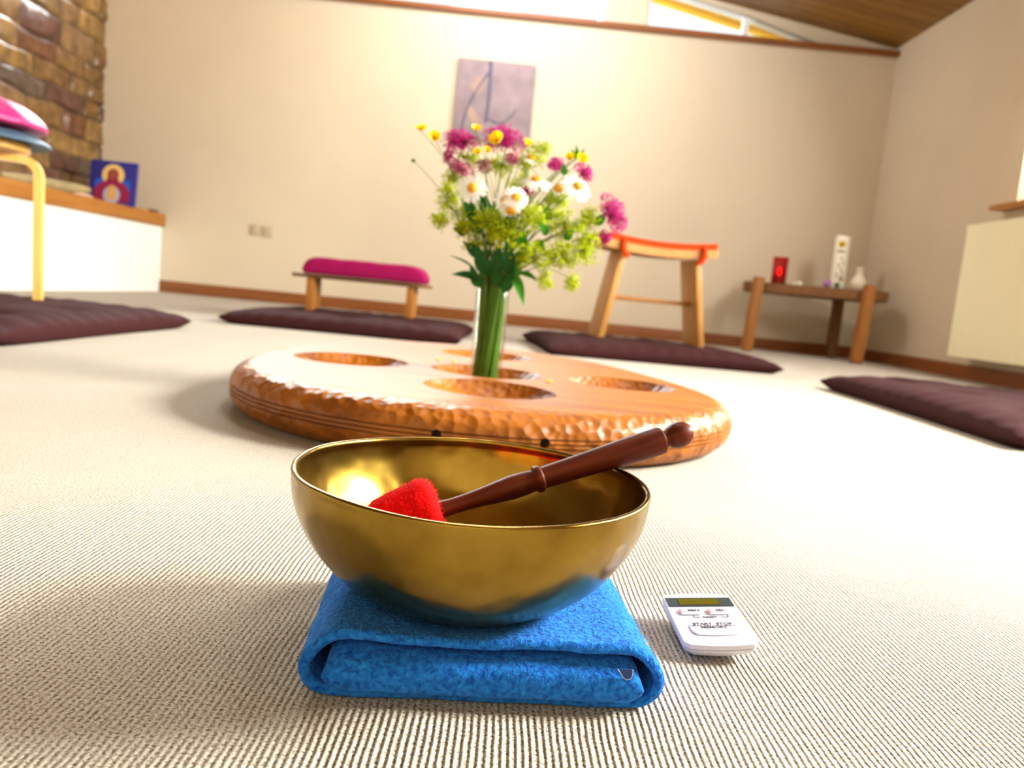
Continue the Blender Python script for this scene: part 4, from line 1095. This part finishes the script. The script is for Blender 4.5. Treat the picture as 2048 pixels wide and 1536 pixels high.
# inner rolled fold facing the viewer: fat rounded slab
bm = bmesh.new(); NX, NA = 120, 30
rows = []
for i in range(NX+1):
    x = -.0935+.187*i/NX; e = min(i, NX-i)/NX*.187
    k = 1 if e > .012 else math.sqrt(max(0.02, 1-((.012-e)/.012)**2))
    hh = (topz(x)-TH-.0012+.0*x); R = []
    for a in range(NA):
        t = 2*PI*a/NA
        cy, sy = math.cos(t), math.sin(t)
        yy = (abs(cy)**.5)*(1 if cy > 0 else -1); zz = (abs(sy)**.6)*(1 if sy > 0 else -1)
        lo = .0002
        v = Vector((x, .004+(-.0940*yy if yy > 0 else -.075*yy), lo+(hh-lo)/2+(hh-lo)/2*zz*k))
        v += felt_noise(v, .9); v.z = max(v.z, .0005); v.z = min(v.z, topz(x)-TH+.0002); dip(v); R.append(bm.verts.new(v))
    rows.append(R)
for A, B in zip(rows, rows[1:]):
    for a in range(NA): bm.faces.new((A[a], B[a], B[(a+1) % NA], A[(a+1) % NA]))
bm.faces.new(rows[0][::-1]); bm.faces.new(rows[-1])
from_bm('inner_fold', bm, M['blue_felt'], bl, sharp=None)
# wool fuzz
fz = random.Random(5)
bm = bmesh.new()
def hair(bm, p, n_, l, wd=.00012):
    d = (Vector(n_)+Vector((fz.gauss(0, .7), fz.gauss(0, .7), fz.gauss(0, .7)))).normalized(); s = d.orthogonal().normalized()*wd
    b_ = Vector((fz.gauss(0, 1), fz.gauss(0, 1), fz.gauss(0, 1)))*l*.4
    p0, p1, p2 = Vector(p), Vector(p)+d*l*.5+b_*.3, Vector(p)+d*l+b_
    a = [bm.verts.new(q) for q in (p0-s, p0+s, p1+s*.8, p1-s*.8, p2)]
    bm.faces.new((a[0], a[1], a[2], a[3])); bm.faces.new((a[3], a[2], a[4]))
for k in range(9000):
    u = fz.random()
    if u < .55:
        x = fz.uniform(-HW+.01, HW-.01); y = fz.uniform(Y0, Y1); hair(bm, dip(Vector((x, y, topz(x)-.0002))), (0, 0, .5), .0022)
    elif u < .85:
        x = fz.uniform(-.085, .085); z = fz.uniform(.003, .029); hair(bm, (x, -.0845+((z-.016)/.016)**2*.006, z), (0, -.6, 0), .002)
    else:
        s = 1 if fz.random() < .5 else -1; a = math.radians(fz.uniform(-60, 60)); y = fz.uniform(Y0, Y1)
        hair(bm, (s*(HW-.0208+.0183*math.cos(a)), y*.97, .019+.0183*math.sin(a)), (s*.6, 0, 0), .0018)
o = from_bm('wool_fuzz', bm, simple('blue_fibre', (.05, .27, .68), .9), bl, smooth=False, sharp=None); o['kind'] = 'stuff'
bm = bmesh.new(); pts = [(.076, .0295), (.0800, .0245), (.0820, .0232), (.0842, .0238), (.0852, .0258), (.085, .0295)]
tube(bm, [(x, -.0885, z) for x, z in pts], .00035, 6); o = from_bm('label_loop', bm, simple('pale_thread', (.35, .38, .6), .6), bl); o['label'] = 'pale stitched edge of a sewn-in label'
bm = bmesh.new(); prism(bm, pts, 1, -.0883, -.0878); from_bm('cloth_label', bm, simple('navy_label', (.01, .05, .22), .7), bl, smooth=False)

# ================================================================== SINGING BOWL
BX, BY, BR, BZ0, BZ1 = -.0136, .504, .1182, .0290, .120
bowl = None
bh = BZ1-BZ0; prof_o = []; nP = 44
for i in range(nP+1):
    s = (i/nP)**1.35; r = BR*(1-(1-s)**1.9)**(1/2.4) if s < 1 else BR
    r *= (1-.006*max(0, (s-.8)/.2))
    prof_o.append((r, s*bh))
prof_o[0] = (0, 0)
th = .0028
prof = prof_o[:-1]+[(BR*.994+.0004, bh-.0012), (BR*.994-.0002, bh), (BR*.994-.0022, bh+.0003), (BR*.994-.0036, bh-.0006), (BR*.994-.0037, bh-.003)]
for r, z in reversed(prof_o[:-2]):
    if z > bh-.004: continue
    rr = max(0, r-th*min(1, (r/BR)**.6+.3)); prof.append((rr if z > .0001 else 0, z+th*(1-z/bh)*1.0+(.0002)))
prof[-1] = (0, prof[-1][1])
bm = bmesh.new()
def bwob(c):
    a = math.atan2(c.y, c.x); r = math.hypot(c.x, c.y)
    return Vector((math.cos(a), math.sin(a), 0))*(.0006*math.sin(3*a+1)+.0005*nz3(c, 18, 3)+.0003*nz3(c, 55, 3))*(r/BR)+Vector((0, 0, .0007*math.sin(2*a+.6)+.0004*math.sin(5*a))*1)*(c.z/bh)
lathe(bm, prof, 160, wob=bwob)
bowl = from_bm('singing_bowl', bm, M['brass'], sharp=None); bowl.location = (BX, BY, BZ0)
tag(bowl, 'large brass singing bowl standing on the folded blue blanket', 'bowl')

# ================================================================== MALLET
p0 = Vector((-.0575, .52, .077)); p1 = Vector((.088, .553, .131))
ax = (p1-p0).normalized()
ml = thing('mallet', 'turned dark wooden mallet with a red felt head resting in the brass bowl', 'mallet', p0)
ml.rotation_mode = 'QUATERNION'; ml.rotation_quaternion = ax.to_track_quat('X', 'Z')
RX = Matrix.Rotation(PI/2, 4, 'Y')
prof = [(0, .018), (.0070, .018), (.0063, .026), (.0057, .034), (.0058, .044), (.0066, .056), (.0078, .068), (.0087, .079), (.0085, .088), (.0078, .0935), (.0078, .095), (.0096, .0965), (.0100, .0985), (.0096, .1005), (.0080, .102), (.0080, .104),
        (.0084, .12), (.0090, .14), (.0097, .16), (.0103, .18), (.0104, .192), (.0100, .1955), (.0080, .1975), (.0062, .199), (.0062, .2005), (.0078, .2025), (.0092, .206), (.0096, .210), (.0088, .215), (.0060, .219), (0, .2205)]
bm = bmesh.new(); lathe(bm, prof, 40, mat=RX); h_ = from_bm('handle', bm, M['mallet_wood'], ml, sharp=30); h_['label'] = 'turned brown handle with ring and knob'
hp = [(0, -.027), (.010, -.0265), (.0165, -.024), (.0205, -.018), (.0225, -.008), (.0240, .004), (.0250, .013), (.0243, .019), (.0205, .0235), (.013, .0255), (0, .0262)]
bm = bmesh.new(); lathe(bm, hp, 60, mat=RX)
bmesh.ops.subdivide_edges(bm, edges=list(bm.edges), cuts=1, use_grid_fill=True)
for v in bm.verts: v.co += v.co.normalized()*(.0012*nz3(v.co, 60)+.0005*nz3(v.co, 220, 2))
hd = from_bm('felt_head', bm, M['red_felt'], ml, sharp=None); hd['label'] = 'red felted head'
bm = bmesh.new()
for k in range(2600):
    i = fz.randrange(1, len(hp)-2); t = fz.random(); r = hp[i][0]*(1-t)+hp[i+1][0]*t; z = hp[i][1]*(1-t)+hp[i+1][1]*t; a = fz.uniform(0, 2*PI)
    p = RX @ Vector((r*math.cos(a), r*math.sin(a), z)); hair(bm, p, p.normalized(), .0022, .0001)
o = from_bm('felt_fibres', bm, M['fibre_red'], ml, smooth=False, sharp=None); o['kind'] = 'stuff'

# ================================================================== TIMER
tm = thing('kitchen_timer', 'small white digital timer lying on the carpet right of the blue blanket', 'timer')
# corner targets on the tilted face
TLc, TRc, BRc, BLc = Vector((.1402, .5791, .0185)), Vector((.1892, .5767, .0225)), Vector((.1963, .5103, .0165)), Vector((.1477, .5105, .0125))
xa = ((TRc-TLc)+(BRc-BLc)).normalized(); ya = ((TLc-BLc)+(TRc-BRc)).normalized()
za = xa.cross(ya).normalized(); xa = (xa+ya.cross(za)).normalized(); ya = za.cross(xa); xa = xa*.985; ya = ya*.88
tc_ = (TLc+TRc+BRc+BLc)/4
tm.matrix_world = Matrix(((xa.x, ya.x, za.x, tc_.x), (xa.y, ya.y, za.y, tc_.y), (xa.z, ya.z, za.z, tc_.z), (0, 0, 0, 1)))
tw, tl = .0270, .0400
def slab_out(w_, l_, bulge, n=14, rc=.004):
    pts = []
    for sgn in (1, -1):
        for i in range(n+1):
            u = 1-2*i/n; x = sgn*u*w_
            edge = rc*(1-math.sqrt(max(0, 1-max(0, (abs(u)*w_-(w_-rc))/rc)**2)))
            y = sgn*(l_+bulge*(1-u*u)-edge); pts.append((x, y))
    return pts
def loft(bm, secs):
    R = [[bm.verts.new((x, y, z)) for x, y in pts] for pts, z in secs]
    n = len(R[0])
    for A, B in zip(R, R[1:]):
        for i in range(n): bm.faces.new((A[i], A[(i+1) % n], B[(i+1) % n], B[i]))
    bm.faces.new(R[0][::-1]); bm.faces.new(R[-1])
bm = bmesh.new()
loft(bm, [(slab_out(tw-.0015, tl-.0015, .0032), -.0042), (slab_out(tw, tl, .0035), -.0036), (slab_out(tw, tl, .0035), -.0012), (slab_out(tw-.0004, tl-.0004, .0035), -.0004), (slab_out(tw-.0014, tl-.0014, .0034), 0)])
from_bm('face_cover', bm, M['white_plastic'], tm, sharp=30)
bm = bmesh.new()
loft(bm, [(slab_out(tw-.008, tl-.009, .003), -.0115), (slab_out(tw-.004, tl-.005, .0035), -.0105), (slab_out(tw-.001, tl-.0015, .0035), -.0068), (slab_out(tw-.0002, tl-.0004, .0035), -.0048), (slab_out(tw-.0004, tl-.0006, .0035), -.0044)])
from_bm('back_case', bm, M['white_plastic'], tm, sharp=30)
bm = bmesh.new(); box(bm, (-.012, -.006, -.0175), (.012, .014, -.0112), bev=.001); from_bm('magnet_foot', bm, M['white_frame'], tm)
bm = bmesh.new(); box(bm, (-tw+.0015, .0185, .0001), (tw-.0015, .0335, .0006)); from_bm('display_window', bm, M['lcd_dark'], tm, smooth=False)
bm = bmesh.new(); box(bm, (-.0165, .0205, .0007), (.0150, .0310, .0009)); o = from_bm('lcd', bm, M['lcd_olive'], tm, smooth=False); o['label'] = 'olive liquid crystal strip'
for bx in (-.0135, .0085):
    bm = bmesh.new(); box(bm, (bx-.0065, .0040, .0001), (bx+.0095, .0125, .0011), bev=.0007); b_o = from_bm('button', bm, M['white_plastic'], tm)
    bm = bmesh.new(); prism(bm, ell(bx-.0055, .0085, .0013, .0040), 2, .0009, .0014); from_bm('button_mark', bm, M['red_button'], b_o, smooth=False)
bm = bmesh.new(); loft(bm, [(slab_out(.0175, .0085, .0022), .0001), (slab_out(.0175, .0085, .0022), .0008), (slab_out(.0168, .0078, .0022), .0012)])
for v in bm.verts: v.co.y -= .0185
b_o = from_bm('button', bm, M['white_plastic'], tm)
def text(s, x, y, size, z=.0014):
    cu = bpy.data.curves.new('t', 'FONT'); cu.body = s; cu.size = size; cu.align_x = 'CENTER'; cu.align_y = 'CENTER'; cu.extrude = .00005; cu.offset = size*.02
    to = bpy.data.objects.new('t', cu); COL.objects.link(to); bpy.context.view_layer.update()
    me = bpy.data.meshes.new_from_object(to.evaluated_get(bpy.context.evaluated_depsgraph_get())); bpy.data.objects.remove(to)
    me.materials.clear(); o = link('printed_text', me, M['ink'], tm, smooth=False); o.location = (x, y, z); return o
text('MIN', -.0085, .0098, .0050); text('SEC', .0125, .0098, .0050); text('RESET', .0020, .0005, .0042, .0003)
text('START  STOP', .0, -.0128, .0050); text('MEMORY', .0, -.0180, .0048)
bm = bmesh.new()
for a, b_ in (((-.0105, .0002), (-.0055, .0007)), ((.0100, .0002), (.0160, .0007)), ((-.0105, .0002), (-.0100, .0030)), ((.0155, .0002), (.0160, .0030))): box(bm, (a[0], a[1], .0002), (b_[0], b_[1], .0004))
for a, b_ in (((-.0165, -.0157), (-.0095, -.0152)), ((.0095, -.0157), (.0165, -.0152)), ((-.0095, -.01555), (.0095, -.01535))): box(bm, (a[0], a[1], .0013), (b_[0], b_[1], .0015))
from_bm('printed_lines', bm, M['ink'], tm, smooth=False)
